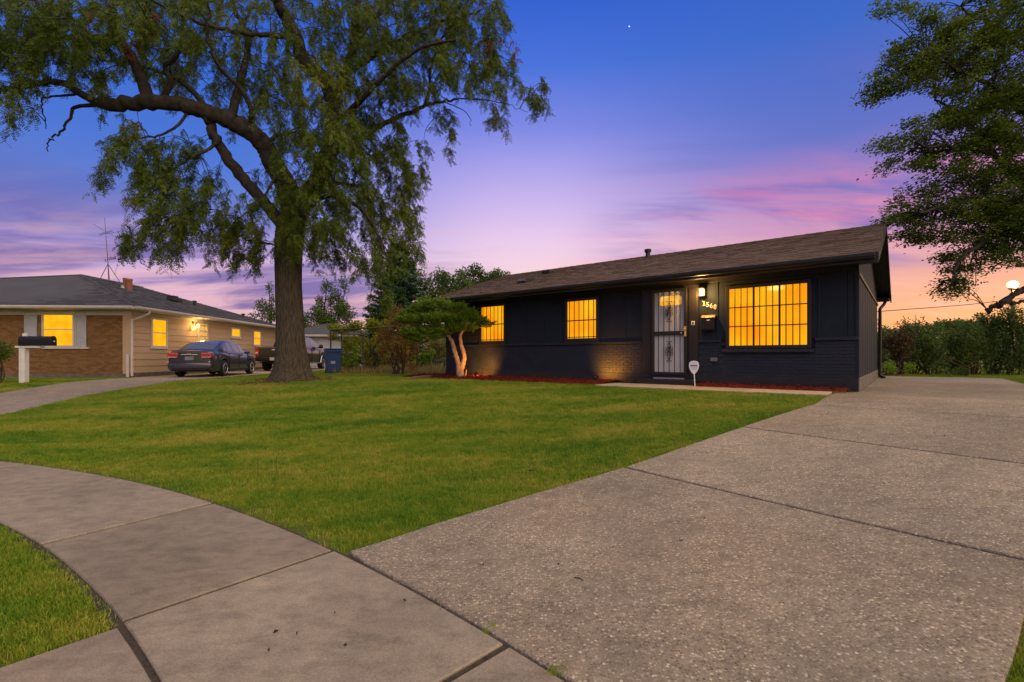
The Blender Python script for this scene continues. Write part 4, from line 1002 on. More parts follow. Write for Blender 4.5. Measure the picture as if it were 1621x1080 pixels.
# neighbour's post mailbox
mp_ = ground(38, 607); mbx = empty('post_mailbox', mp_, .10); tag(mbx, 'black mailbox on a white wooden post in front of the brick wall', 'mailbox')
s = mp_.y/F
MB().box(-.085, .085, -.085, .085, -.1, 56*s).build('post', M['white_wood'], mbx, bevel=.008)
MB().box(-.03, .09, -.03, .03, 56*s, 79*s).build('post_top', M['white_wood'], mbx, bevel=.008)
MB().box(-9*s, 27*s, -.11, .10, 56*s, 59*s).build('shelf', M['white_wood'], mbx, bevel=.008)
sec = [(a*1.15, b_*1.35) for a, b_ in [(-.10, 0), (.10, 0), (.10, .13), (.09, .17), (.065, .205), (.03, .222), (-.03, .222), (-.065, .205), (-.09, .17), (-.10, .13)]]
bx_ = MB().prism(sec, -3*s, 43*s, 'x').build('mailbox_body', M['black_plastic'], mbx, bevel=.012); bx_.location = (0, -.03, 59.5*s)
MB().prism([(a*1.04, b_*1.03) for a, b_ in sec], 43*s, 43*s+.03, 'x').build('door_rim', M['black_plastic'], bx_, bevel=.006)
MB().box(43*s+.031, 43*s+.05, -.03, .03, .12, .16).build('latch', M['plate'], bx_, bevel=.006)

# garage behind, and a pale shed roof beside it
gp_ = at(478, 590, 36); gz = tz(-14, 36)
ga = empty('garage', (-14.4, 36.2, gz), NRZ); tag(ga, 'white detached garage with grey hip roof behind the pickup', 'garage')
MB().box(-2.9, 2.9, 0, 6, -.1, 2.35).build('wall', M['garage_white'], ga)
gd = MB().box(-2.3, 2.3, -.04, .0, 0, 2.05).build('garage_door', M['garage_white'], ga, bevel=.01)
for i in range(4):
    for j in range(4): MB().box(-2.25+j*1.13, -2.25+j*1.13+1.05, -.055, -.041, .06+i*.5, .06+i*.5+.42).build('door_panel', M['garage_white'], gd, bevel=.01)
V = [(-3.3, -.45, 2.36), (3.3, -.45, 2.36), (3.3, 6.45, 2.36), (-3.3, 6.45, 2.36), (0, 3, 3.52)]
MB().add(V, [(0, 1, 4), (1, 2, 4), (2, 3, 4), (3, 0, 4), (0, 3, 2, 1)]).build('roof', M['roof2'], ga)
MB().box(-3.35, 3.35, -.56, -.44, 2.24, 2.37).build('gutter', M['trim_white'], ga, bevel=.01)
MB().box(3.3, 3.42, -.5, 6.4, 2.24, 2.37).build('gutter', M['trim_white'], ga, bevel=.01)
# a small white camper-like shed seen past the end of the bungalow
sp_ = at(432, 545, 41); sh_ = empty('shed', (sp_.x-.3, 41, tz(-20, 41)), 0); tag(sh_, 'small pale shed seen past the end of the tan bungalow', 'shed')
MB().box(-1.2, 1.2, 0, 2, -.1, 2.5).build('wall', M['garage_white'], sh_, bevel=.1); MB().prism([(-1.35, 2.5), (1.35, 2.5), (0, 3.0)], -.15, 2.15, 'y').build('roof', M['roof2'], sh_); MB().box(-.8, .8, -.02, 0, 1.3, 2.1).build('window', M['dark_metal'], sh_)

# ================================================================== VEHICLES
def paint(name, c, rough=.28): return mat(name, c, rough, var=.04, scale=2, coat=.8, spec=.5)
M['car_paint'] = paint('dark_grey_blue_paint', (.030, .033, .045)); M['truck_paint'] = paint('black_green_paint', (.013, .014, .012))
M['glass'] = mat('tinted_glass', (.10, .115, .12), .06, var=.02, spec=.9)
M['glass_dark'] = mat('dark_glass', (.012, .012, .013), .06, var=.02, spec=.9)
M['tyre'] = mat('tyre_rubber', (.012, .012, .012), .85, var=.15, bump=.2)
M['alloy'] = mat('alloy_wheel', (.52, .52, .53), .32, metal=.85, var=.08)
M['chrome'] = mat('chrome_trim', (.62, .62, .64), .15, metal=1., var=.03)
M['tail_red'] = mat('red_tail_lamp', (.38, .010, .012), .15, var=.15, coat=.6)
M['tail_white'] = mat('pale_lamp_strip', (.62, .50, .50), .2, var=.1)
M['orange'] = mat('amber_marker', (.75, .38, .14), .3, var=.05)
def loft(name, rings, m, parent, smooth=35, caps=True):
    V = np.vstack(rings); n = len(rings[0]); Fc = [(j*n+i, j*n+i+1, (j+1)*n+i+1, (j+1)*n+i) for j in range(len(rings)-1) for i in range(n-1)]
    if caps: Fc += [tuple(range(n)), tuple((len(rings)-1)*n+i for i in range(n))[::-1]]
    return MB().add([tuple(p) for p in V], Fc).build(name, m, parent, smooth=smooth)
def wheel(parent, x, y, r, wd, spokes):
    sgn = 1 if x > 0 else -1
    wroot = MB().lathe([(r*.62, -wd/2), (r*.90, -wd/2), (r*.985, -wd*.36), (r, -wd*.2), (r, wd*.2), (r*.985, wd*.36), (r*.90, wd/2), (r*.62, wd/2)], 28, (0, 0, 0), 'x').build('wheel', M['tyre'], parent, smooth=40, loc=(x, y, r))
    MB().lathe([(r*.64, -.01), (r*.66, .02), (r*.60, .03), (r*.56, .0), (r*.54, -.06)], 28, (0, 0, 0), 'x').build('rim', M['alloy'], wroot, smooth=40, loc=(sgn*(wd/2-.012), 0, 0)).scale = (sgn, 1, 1)
    MB().lathe([(.001, -.07), (r*.56, -.07), (r*.56, -.065), (.001, -.06)], 20, (0, 0, 0), 'x').build('brake_disc', M['dark_metal'], wroot, loc=(sgn*(wd/2-.012), 0, 0)).scale = (sgn, 1, 1)
    mb = MB(); mb.lathe([(.03, .0), (r*.18, .0), (r*.16, .02), (.03, .025)], 14, (0, 0, 0), 'x')
    for k in range(spokes):
        a = 2*PI*k/spokes; ca, sa_ = math.cos(a), math.sin(a)
        for off in (-.10, .10):
            p = [(0, r*(.12*ca-off*.5*sa_), r*(.12*sa_+off*.5*ca)), (0.008, r*(.58*ca-off*sa_*1.4), r*(.58*sa_+off*ca*1.4))]
            mb.tube(p, [r*.055, r*.045], 6)
    mb.build('spokes', M['alloy'], wroot, smooth=40, loc=(sgn*(wd/2-.02), 0, 0)).scale = (sgn, 1, 1)
def itp(x, tab):
    a = np.array(tab, float); return float(np.interp(x, a[:, 0], a[:, 1]))
class Vehicle:
    def __init__(s, root, paint_m, y0, y1, width, bottom, top, axles, wr, cab):
        s.root = root; s.cab = cab
        ys = sorted(set([round(v, 3) for v in np.linspace(y0, y1, 40)]+[round(ax+d, 3) for ax in axles for d in np.linspace(-wr*1.17, wr*1.17, 15)]))
        rings = []
        for y in ys:
            wv, zb, zt = itp(y, width), itp(y, bottom), itp(y, top)
            for ax in axles:
                dd = abs(y-ax); R = wr*1.16
                if dd < R: zb = max(zb, wr+math.sqrt(R*R-dd*dd))
            zb = min(zb, zt-.12); h = zt-zb
            prof = [(0, zb), (wv*.86, zb), (wv*.965, zb+min(.03, h*.1)), (wv*.99, zb+h*.28), (wv, zb+h*.52), (wv*.985, zb+h*.74), (wv*.955, zb+h*.87), (wv*.90, zt-.035), (wv*.80, zt-.008), (wv*.4, zt+.012), (0, zt+.018)]
            rings.append(np.array([(px, y, pz) for px, pz in prof]+[(-px, y, pz) for px, pz in prof[-2:0:-1]]+[(0, y, zb)]))
        s.body = loft('body', rings, paint_m, root, 50)
        # dark inner wells
        for ax in axles:
            MB().box(-itp(ax, width)*.80, itp(ax, width)*.80, ax-wr*1.1, ax+wr*1.1, wr*.9, wr*2.05).build('wheel_well', M['black_plastic'], s.body)
    def cabin(s, paint_m):
        c = s.cab; ys = np.linspace(c['y0'], c['y1'], 30); rings = []
        for y in ys:
            rings.append(np.array([s.pt(y, t) for t in np.linspace(0, 1, 15)]+[(-p[0], p[1], p[2]) for p in [s.pt(y, t) for t in np.linspace(1, 0, 15)][1:]]))
        s.cb = loft('cabin', rings, paint_m, s.root, 60)
    def pt(s, y, t):
        """cabin surface: t 0 at the belt, 1 at the roof centre line"""
        c = s.cab; zr = itp(y, c['roof']); zb = itp(y, c['belt']); wb = itp(y, c['wb']); f = (zr-zb)/(c['H']-itp(0, c['belt'])); wr_ = wb-(wb-c['wr'])*min(1, max(f, .0))
        if t < .45: u = t/.45; return (wb+(wr_-wb)*u-.015*math.sin(PI*u)*-1, y, zb-.02+(zr-.06-zb+.02)*u)
        if t < .6: u = (t-.45)/.15; a = u*PI/2; return (wr_-.10*(1-math.cos(a)), y, max(zr-.06+.06*math.sin(a), zb-.02))
        u = (t-.6)/.4; return ((wr_-.10)*(1-u), y, zr+.02*math.sin(u*PI/2))
    def pane(s, name, y0, y1, t0, t1, m, nx=8, nt_=8, side=1, skew0=0., skew1=0., off=.006, both=False):
        g = np.zeros((nx+1, nt_+1, 3))
        for i in range(nx+1):
            for j in range(nt_+1):
                t = t0+(t1-t0)*j/nt_; k = j/nt_; ya = y0+skew0*k; yb_ = y1+skew1*k
                g[i, j] = s.pt(ya+(yb_-ya)*i/nx, t)
        if both:    # across the roof centre line
            g2 = g[:, ::-1].copy(); g2[:, :, 0] *= -1; g = np.concatenate([g, g2[:, 1:]], 1)
        g[:, :, 0] *= side
        du = np.gradient(g, axis=0); dv = np.gradient(g, axis=1); n = unit(np.cross(du, dv)); ctr = np.array([0, (y0+y1)/2, s.cab['H']*.6])
        sg_ = np.sign(np.sum((g-ctr)*n, -1, keepdims=True)); sg_[sg_ == 0] = 1; g = g+n*sg_*off
        r, c = g.shape[:2]; i = np.arange(r*c).reshape(r, c)
        o = np_mesh(name, g.reshape(-1, 3), np.stack([i[:-1, :-1], i[:-1, 1:], i[1:, 1:], i[1:, :-1]], -1).reshape(-1, 4), m, s.cb, True); return o
# sedan
rr = Vector((-11.77, 19.8, 0)); fr_ = Vector((-12.12, 22.5, 0)); hd_ = (fr_-rr).normalized(); crz = math.atan2(hd_.y, hd_.x)-PI/2
cr_ = Vector((hd_.y, -hd_.x, 0)); cpos = rr+hd_*1.345-cr_*.80; cpos.z = tz(-12.3, 21)+.025
car = empty('parked_car', cpos, crz); tag(car, 'dark grey four door sedan parked beside the tan bungalow', 'car')
vh = Vehicle(car, M['car_paint'], -2.28, 2.30, [(-2.28, .74), (-2.22, .82), (-2.05, .865), (-1.6, .89), (0, .90), (1.4, .89), (1.9, .85), (2.15, .76), (2.30, .55)],
             [(-2.28, .36), (-2.15, .24), (-1.9, .2), (1.9, .18), (2.3, .25)], [(-2.28, 1.00), (-2.2, 1.03), (-1.75, 1.03), (-1.3, .98), (0, .94), (.9, .95), (1.3, .92), (1.9, .80), (2.15, .70), (2.30, .58)],
             (-1.345, 1.345), .325, dict(y0=-1.86, y1=1.25, roof=[(-1.86, 1.015), (-1.5, 1.19), (-1.15, 1.345), (-.8, 1.43), (-.35, 1.47), (.0, 1.468), (.35, 1.42), (.75, 1.24), (1.25, .95)],
             belt=[(-1.86, 1.0), (-1.3, .97), (0, .93), (.8, .92), (1.25, .92)], wb=[(-1.86, .72), (-1.3, .80), (0, .83), (.8, .80), (1.25, .72)], wr=.60, H=1.47))
vh.cabin(M['car_paint'])
vh.pane('rear_window', -1.74, -.92, .60, 1., M['glass'], both=True); vh.pane('windscreen', .42, 1.18, .62, 1., M['glass'], both=True)
for sd in (1, -1):
    vh.pane('side_window', -.98, -.42, .07, .42, M['glass'], side=sd, skew0=.12); vh.pane('side_window', -.36, .22, .07, .42, M['glass'], side=sd, skew1=-.02); vh.pane('side_window', -1.34, -1.04, .10, .40, M['glass'], side=sd, skew0=.32, skew1=.10)
    vh.pane('side_window', .28, .74, .07, .42, M['glass'], side=sd, skew1=-.42)
    tl_ = MB().box(sd*.40, sd*.80, -2.305, -2.15, .76, .95).build('tail_lamp', M['tail_red'], car, bevel=.035)
    MB().box(sd*.44, sd*.76, -2.318, -2.29, .765, .79).build('lamp_strip', M['tail_white'], tl_)
    MB().box(sd*.44, sd*.60, -2.312, -2.29, .80, .84).build('lamp_strip', M['tail_red'], tl_)
    m_ = MB().lathe([(.001, -.10), (.075, -.07), (.09, 0), (.07, .07), (.001, .09)], 12, (sd*.99, .62, 1.0), 'x').build('wing_mirror', M['car_paint'], car, smooth=50)
    MB().tube([(sd*.82, .64, .96), (sd*.94, .62, .98)], .025, 6).build('mirror_arm', M['black_plastic'], m_)
    for yy in (-.35, .35): MB().box(sd*.905, sd*.925, yy-.22, yy-.06, .83, .855).build('door_handle', M['car_paint'], car, bevel=.006)
    for yy in (-.95, -.02, .88): MB().box(sd*.893-.010, sd*.893+.010, yy-.004, yy+.004, .34, .90).build('door_seam', M['black_plastic'], car)
    MB().box(sd*.885-.02, sd*.885+.02, -.95, .95, .235, .29).build('rocker_trim', M['black_plastic'], car, bevel=.008)
    for yy in (-1.345, 1.345): wheel(car, sd*.79, yy, .325, .215, 5)
MB().box(-.78, .78, -2.335, -2.20, .33, .56).build('bumper', M['car_paint'], car, bevel=.05, smooth=40)
MB().box(-.66, .66, -2.325, -2.2, .245, .335).build('bumper_lower', M['black_plastic'], car, bevel=.03)
MB().box(-.30, .30, -2.312, -2.27, .862, .885).build('chrome_strip', M['chrome'], car, bevel=.006)
em = MB().box(-.075, .075, -2.325, -2.31, .868, .905).build('emblem', M['brass'], car, bevel=.006)
pl = MB().box(-.16, .16, -2.308, -2.285, .66, .80).build('licence_plate', mat('grey_blue_plate', (.16, .20, .25), .5, var=.4, scale=30), car, bevel=.006)
MB().box(-.78, .78, -2.14, -2.05, 1.035, 1.06).build('boot_lip', M['car_paint'], car, bevel=.012)
for x in (.62, -.62): MB().lathe([(.03, 0), (.03, .01)], 10, (x+.12*(1 if x > 0 else -1), -2.338, .60), 'y').build('reflector', M['orange'], car)
MB().tube([(.0, -.95, 1.44), (.0, -1.08, 1.58)], [.010, .005], 5).build('aerial', M['black_plastic'], car)
# pickup
tpos = Vector((-12.86, 26+2.9, tz(-12.8, 28)+.025)); truck = empty('pickup_truck', tpos, math.atan2(1, -.045)-PI/2); tag(truck, 'black pickup truck parked behind the big shade tree', 'truck')
vt = Vehicle(truck, M['truck_paint'], -2.9, 2.9, [(-2.9, .95), (-2.8, .99), (0, 1.0), (2.0, .99), (2.5, .95), (2.9, .80)], [(-2.9, .52), (-2.4, .46), (2.4, .42), (2.9, .5)],
             [(-2.9, 1.30), (-.95, 1.30), (1.2, 1.28), (1.8, 1.25), (2.4, 1.18), (2.7, 1.08), (2.9, .92)], (-1.75, 1.85), .39,
             dict(y0=-1.0, y1=1.55, roof=[(-1.0, 1.27), (-.93, 1.55), (-.80, 1.83), (-.6, 1.92), (0, 1.94), (.5, 1.90), (.9, 1.72), (1.55, 1.27)], belt=[(-1, 1.26), (1.55, 1.25)], wb=[(-1, .93), (0, .95), (1.2, .93), (1.55, .86)], wr=.74, H=1.94))
vt.cabin(M['truck_paint'])
vt.pane('rear_window', -.965, -.80, .62, 1., M['glass_dark'], both=True); vt.pane('windscreen', .72, 1.45, .62, 1., M['glass_dark'], both=True)
for sd in (1, -1):
    vt.pane('side_window', -.82, -.12, .08, .42, M['glass'], side=sd, skew0=.06); vt.pane('side_window', -.05, 1.12, .08, .42, M['glass'], side=sd, skew1=-.42)
    t1 = MB().box(sd*.80, sd*.975, -2.925, -2.80, .82, 1.26).build('tail_lamp', M['tail_red'], truck, bevel=.02)
    MB().box(sd*.82, sd*.955, -2.932, -2.92, .94, 1.03).build('lamp_strip', M['tail_white'], t1)
    m_ = MB().lathe([(.001, -.12), (.11, -.09), (.13, 0), (.10, .08), (.001, .11)], 12, (sd*1.16, 1.0, 1.40), 'x').build('wing_mirror', M['black_plastic'], truck, smooth=50)
    MB().tube([(sd*.94, 1.02, 1.32), (sd*1.1, 1.0, 1.37)], .03, 6).build('mirror_arm', M['black_plastic'], m_)
    MB().box(sd*.99-.02, sd*.99+.02, -.9, 1.35, .36, .42).build('side_step', M['chrome'], truck, bevel=.012)
    MB().box(sd*1.003-.012, sd*1.003+.012, .0, .16, 1.06, 1.09).build('door_handle', M['chrome'], truck, bevel=.006)
    for yy in (-.95, -.08, 1.2): MB().box(sd*.993-.012, sd*.993+.012, yy-.005, yy+.005, .5, 1.24).build('door_seam', M['black_plastic'], truck)
    for yy in (-1.75, 1.85):
        wheel(truck, sd*.87, yy, .39, .26, 6)
        MB().tube([(sd*1.0, yy+.47*math.cos(a), .39+.47*math.sin(a)) for a in np.linspace(.05, PI-.05, 16)], .022, 6).build('arch_trim', M['chrome'] if yy > 0 else M['black_plastic'], truck, smooth=50)
MB().box(-.80, .80, -2.922, -2.88, .80, 1.28).build('tailgate', M['truck_paint'], truck, bevel=.025)
MB().box(-.10, .10, -2.93, -2.92, 1.11, 1.16).build('emblem', M['chrome'], truck, bevel=.01)
MB().box(-.93, .93, -3.03, -2.86, .54, .76).build('bumper', M['black_plastic'], truck, bevel=.04)
MB().box(-.16, .16, -3.045, -3.03, .58, .74).build('licence_plate', mat('pale_plate_lilac', (.36, .36, .40), .5), truck, bevel=.006)
MB().tube([(.45, -2.9, .38), (.45, -2.3, .40)], .035, 8).build('exhaust', M['chrome'], truck)
MB().box(-.14, .14, -2.95, -2.7, .38, .52).build('tow_hitch', M['black_plastic'], truck, bevel=.02)

# blue recycling bin
bp_ = ground(527, 592); bin_ = empty('recycling_bin', bp_, .5); tag(bin_, 'blue wheeled recycling bin standing beside the vine trellis', 'bin')
MB().add([(-.24, -.26, .06), (.24, -.26, .06), (.24, .26, .06), (-.24, .26, .06), (-.31, -.34, .98), (.31, -.34, .98), (.31, .34, .98), (-.31, .34, .98)], [(0, 3, 2, 1), (4, 5, 6, 7), (0, 1, 5, 4), (1, 2, 6, 5), (2, 3, 7, 6), (3, 0, 4, 7)]).build('bin_body', M['bin_blue'], bin_, bevel=.02)
MB().box(-.33, .33, -.38, .36, .985, 1.04).build('lid', M['bin_blue'], bin_, bevel=.02); MB().box(-.12, .04, -.322, -.28, .42, .52).build('emblem', M['shutter'], bin_)
for x in (-.22, .22): MB().lathe([(.11, -.03), (.12, -.02), (.12, .02), (.11, .03)], 14, (x, .28, .12), 'x').build('wheel', M['tyre'], bin_)
MB().tube([(-.25, .42, 1.0), (.25, .42, 1.0)], .02, 6).build('handle', M['bin_blue'], bin_)
MB().box(-.33, .33, -.39, -.30, .90, .955).build('rim', M['bin_blue'], bin_, bevel=.01)

# ================================================================== TREES AND SHRUBS
def big_tree():
    b0 = ground(462, 601); D = b0.y; b0 = Vector((b0.x, D, tz(b0.x, D))); O = np.array(b0)
    root = empty('honey_locust_tree', b0); tag(root, 'large shade tree with thick furrowed trunk and weeping feathery foliage on the lawn', 'tree')
    def P(px, py, dd=0.): return np.array(at(px, py, D+dd))-O
    sc = D/F
    # trunk: flared, furrowed
    ctr = catmull([P(464, 603), P(462.5, 575), P(460, 540), P(459, 505), P(457, 450), P(457.5, 395), P(463, 350), P(478, 305)], 22)
    hts = ctr[:, 2]; half = np.interp(hts, [0, .12, .35, .8, 1.2, 1.8, 2.9, 4.1, 5.2, 6.2], np.array([34, 31.5, 27.5, 24, 22, 21, 19.8, 21, 23, 15])*sc)
    n = 120; a = np.linspace(0, 2*PI, n, endpoint=False); V = []
    rg = np.random.default_rng(5); ph = rg.uniform(0, 2*PI, 40); fq = rg.integers(9, 34, 40); am = rg.uniform(.3, 1, 40); zf = rg.uniform(.15, .9, 40)
    for c, h, z in zip(ctr, half, hts):
        f = sum(am[i]*np.cos(fq[i]*a+ph[i]+1.2*np.sin(zf[i]*z+ph[(i*7) % 40])) for i in range(40))/5
        rough = -.052*np.abs(f)+.012*np.cos(3*a+.4*z)+rg.normal(0, .005, n)
        root_ = .16*np.exp(-z/.22)*np.maximum(0, np.cos(5*a+.6))**1.5
        r = h*(1+rough*1.25+root_); V.append(np.stack([c[0]+r*np.cos(a), c[1]+r*np.sin(a)*.95, np.full(n, c[2])], 1))
    V = np.vstack(V); V[:n, 2] -= .15; k = len(ctr); i = np.arange(n)
    Fq = np.vstack([np.stack([j*n+i, j*n+(i+1) % n, (j+1)*n+(i+1) % n, (j+1)*n+i], 1) for j in range(k-1)])
    np_mesh('trunk', V, Fq, M['bark'], root, True)
    tb = Tubes(); samples = []
    def limb(pts, r0, r1, n_=10, wob=.03, per=7):
        pth = catmull([P(*q) for q in pts], per); wv = rnd(len(pth))*wob*np.linspace(0, 1, len(pth))[:, None]
        pth = pth+wv; rad = np.linspace(r0, r1, len(pth))*(1+.022*rnd(len(pth), 1)[:, 0]); tb.add(pth, rad, n_)
        for q, rr_ in zip(pth[2:], rad[2:]): samples.append((q, rr_))
        return pth
    limb([(470, 345, 0), (456, 300, 0), (432, 258, -.2), (418, 230, -.4), (395, 208, -.6), (360, 190, -.8), (318, 174, -1), (270, 163, -1.2), (215, 163, -1.4), (160, 166, -1.5)], .34, .17, 12, .03)
    limb([(452, 362, -.1), (430, 335, -.2), (396, 296, -.4), (360, 250, -.6), (340, 215, -.8), (330, 185, -.9)], .20, .13, 10)
    limb([(160, 166, -1.5), (130, 150, -1.6), (100, 132, -1.7), (60, 132, -1.8), (20, 140, -1.9), (-30, 148, -2)], .11, .06, 8)
    limb([(160, 166, -1.5), (118, 170, -1.4), (112, 185, -1.4), (96, 210, -1.4), (78, 222, -1.4), (76, 240, -1.4)], .055, .012, 6, .03)
    limb([(118, 150, -1.6), (96, 152, -1.6), (66, 158, -1.6), (70, 185, -1.6), (75, 205, -1.6)], .035, .010, 6, .03)
    limb([(235, 158, -1.3), (222, 120, -1.2), (205, 85, -1), (188, 60, -.9), (180, 25, -.8), (184, -40, -.6)], .17, .07, 10)
    limb([(205, 85, -1), (180, 66, -1.2), (140, 58, -1.5), (95, 60, -1.8), (50, 68, -2.0), (20, 95, -2), (0, 112, -2)], .09, .03, 7)
    limb([(255, 160, -1.2), (270, 130, -1.4), (262, 108, -1.5), (290, 70, -1.6), (285, 20, -1.8)], .09, .04, 7)
    limb([(330, 178, -.9), (310, 150, -.6), (285, 128, -.3), (262, 116, 0), (225, 105, .4), (160, 95, .9)], .10, .03, 7)
    limb([(365, 195, -.7), (375, 150, -.4), (388, 100, 0), (392, 60, .4), (370, 10, .8), (365, -40, 1)], .13, .06, 8)
    limb([(395, 208, -.6), (398, 175, -.9), (380, 140, -1.2), (350, 110, -1.6), (330, 70, -2), (330, 20, -2.2)], .08, .03, 7)
    limb([(418, 230, -.4), (440, 215, .2), (465, 210, .6), (470, 230, .8)], .08, .04, 7)
    limb([(480, 318, 0), (505, 285, .2), (520, 245, .4), (528, 200, .5), (524, 150, .5), (508, 120, .4), (480, 100, .3), (470, 60, .2), (450, 25, 0), (432, -10, -.2), (420, -60, -.4)], .30, .14, 12)
    limb([(524, 160, .5), (545, 120, .8), (560, 70, 1.1), (565, 10, 1.4), (575, -60, 1.6)], .17, .10, 9)
    limb([(520, 245, .4), (560, 225, .6), (600, 200, .8), (640, 182, .9), (672, 168, .9), (700, 160, .8), (725, 156, .7)], .12, .03, 8)
    limb([(672, 168, .9), (680, 140, 1), (682, 105, 1.2), (700, 60, 1.4), (730, 15, 1.5)], .06, .03, 7)
    limb([(545, 120, .8), (590, 90, 1), (640, 60, 1.2), (700, 35, 1.2), (760, 20, 1.0)], .10, .03, 7)
    limb([(528, 200, .5), (570, 160, -.4), (610, 120, -1), (660, 80, -1.5), (720, 60, -2)], .10, .03, 7)
    limb([(560, 70, 1.1), (600, 20, 1.5), (660, -30, 1.8)], .09, .05, 7)
    limb([(470, 60, .2), (420, 55, -.6), (370, 50, -1.2), (300, 30, -1.8), (240, 0, -2.2)], .09, .03, 7)
    limb([(700, 160, .8), (738, 178, .7), (748, 200, .7)], .02, .006, 5); limb([(725, 156, .7), (760, 158, .7), (800, 165, .7), (835, 178, .7)], .025, .005, 5)
    limb([(500, 300, .1), (540, 290, .9), (580, 300, 1.4), (620, 330, 1.6)], .08, .02, 7)
    limb([(490, 320, -.2), (530, 310, -1), (570, 330, -1.6), (600, 370, -1.8), (606, 410, -1.8), (602, 440, -1.9)], .08, .012, 7)
    limb([(440, 270, -.2), (425, 300, -.8), (400, 330, -1.2), (370, 350, -1.4)], .05, .015, 6)
    limb([(450, 390, -.1), (420, 385, -.3), (395, 380, -.4), (370, 372, -.5)], .035, .012, 6)
    limb([(345, 225, -.8), (325, 240, -1.2), (300, 250, -1.4), (270, 275, -1.6), (240, 310, -1.8)], .05, .015, 6)
    limb([(300, 172, -1), (280, 200, -1.4), (250, 215, -1.6), (210, 220, -1.7), (180, 235, -1.8)], .045, .012, 6)
    SPL = np.zeros((6000, 3)); nsp = len(samples); SPL[:nsp] = np.array([q for q, _ in samples])
    # foliage masses: (px, py, rx, ry, strands, depth offset)
    masses = [(40, 25, 70, 45, 34, -2), (120, 35, 70, 45, 36, -1.8), (200, 30, 70, 45, 34, -1.2), (280, 35, 60, 50, 30, -1), (350, 40, 50, 55, 24, 0), (25, 150, 40, 35, 9, -2), (10, 110, 30, 40, 10, -2), (80, 85, 70, 30, 20, -1.8),
              (150, 95, 50, 26, 12, -1.5), (270, 95, 50, 36, 14, .5), (320, 120, 50, 40, 14, 1), (420, 60, 50, 60, 22, -.5), (400, 130, 60, 50, 24, 1), (440, 160, 40, 45, 16, -.5), (250, 75, 60, 40, 18, 1.5), (60, 60, 60, 30, 16, -1),
              (480, 40, 55, 50, 26, 1), (550, 40, 60, 50, 34, 1), (620, 35, 60, 45, 34, 1), (690, 30, 55, 45, 34, 1), (755, 30, 48, 45, 30, 1), (790, 55, 22, 45, 10, .8), (590, 95, 60, 45, 34, .5), (660, 95, 60, 45, 34, 0), (730, 90, 55, 36, 28, .5),
              (785, 110, 25, 25, 6, .8), (840, 130, 22, 22, 6, .7), (852, 152, 12, 16, 3, .7), (755, 125, 40, 26, 12, .6), (790, 165, 12, 26, 4, .7), (780, 195, 12, 10, 2, .7), (700, 185, 14, 24, 6, .7), (705, 225, 12, 14, 2, .7), (640, 140, 45, 26, 14, .7),
              (500, 120, 50, 50, 26, -.8), (550, 160, 50, 50, 26, 1), (520, 210, 50, 50, 26, -1.2), (590, 210, 45, 45, 22, .6), (480, 250, 45, 50, 28, -1.2), (540, 270, 50, 50, 30, -.8), (600, 270, 45, 50, 28, .8), (640, 240, 36, 45, 16, .8),
              (650, 290, 24, 40, 12, .8), (560, 340, 50, 45, 28, .6), (610, 350, 40, 45, 26, .6), (500, 320, 45, 40, 26, -1.3), (520, 375, 34, 30, 14, .2), (480, 360, 22, 34, 10, -1.2), (640, 360, 22, 34, 9, .6), (605, 405, 34, 24, 7, -1.6), (600, 445, 20, 28, 6, -1.9), (575, 395, 24, 18, 4, -1.6),
              (660, 385, 14, 20, 3, .6), (545, 400, 14, 14, 3, .4), (445, 310, 22, 40, 9, -1), (460, 375, 18, 26, 5, -1),
              (205, 205, 26, 20, 7, -1.6), (185, 235, 18, 24, 6, -1.7), (168, 270, 10, 18, 3, -1.7), (240, 245, 36, 28, 14, -1.7), (280, 230, 40, 26, 12, -1), (250, 290, 45, 36, 22, -1.7), (300, 300, 40, 45, 22, -1.5), (225, 350, 26, 30, 10, -1.7), (270, 370, 26, 30, 12, -1.6),
              (310, 345, 26, 26, 10, -1.4), (200, 370, 12, 14, 3, -1.7), (340, 270, 22, 26, 3, -.6), (365, 320, 30, 30, 10, -1), (345, 370, 26, 22, 9, -.8), (385, 370, 26, 22, 9, -.5), (410, 395, 26, 16, 7, -.5), (375, 400, 16, 12, 4, -.5), (400, 340, 22, 26, 8, -1), (420, 270, 20, 20, 2, .6),
              (180, 130, 40, 26, 5, 0), (410, 190, 40, 24, 3, 1), (560, -30, 130, 50, 60, .5), (200, -30, 200, 50, 60, -1), (720, -25, 80, 40, 30, .8), (400, -40, 80, 50, 26, .5)]
    lv = Leaves(); red = Leaves()
    for (px, py, rx_, ry_, ns_, dd) in masses:
        hidden = py < -10
        for _ in range(max(1, int(ns_*1.85))):
            q = rnd(1)[0]; q = q/max(1., np.linalg.norm(q)); dz = q[1]*(rx_+ry_)*.5*sc*1.3
            c = P(px+q[0]*rx_, py+q[2]*ry_, dd+np.clip(dz, -2.5, 2.5))
            dist = np.linalg.norm(SPL[:nsp]-c-np.array([0, 0, .2]), axis=1); s0 = SPL[np.argmin(dist)].copy(); SPL[nsp] = c; nsp += 1
            if dist.min() > .25:
                mid = (s0+c)/2+np.array([0, 0, .12*dist.min()])+rnd(1)[0]*.06*dist.min()
                tb.add(catmull([s0, mid, c], 4), np.linspace(.014+.004*dist.min(), .005, 9), 4)
            # hanging strand
            ln_ = RNG.uniform(.22, .78)*min(1, ry_/26+.25); outw = unit(np.array([c[0], c[1], 0]))*RNG.uniform(.1, .5)
            tt = np.linspace(0, 1, 7)[:, None]; pth = c+outw*tt*ln_*.7+np.array([0, 0, -1.])*ln_*tt**1.5+rnd(7)*.03
            tb.add(pth, np.linspace(.006, .002, 7), 3)
            ns2 = int(9+16*ln_) if not hidden else 8
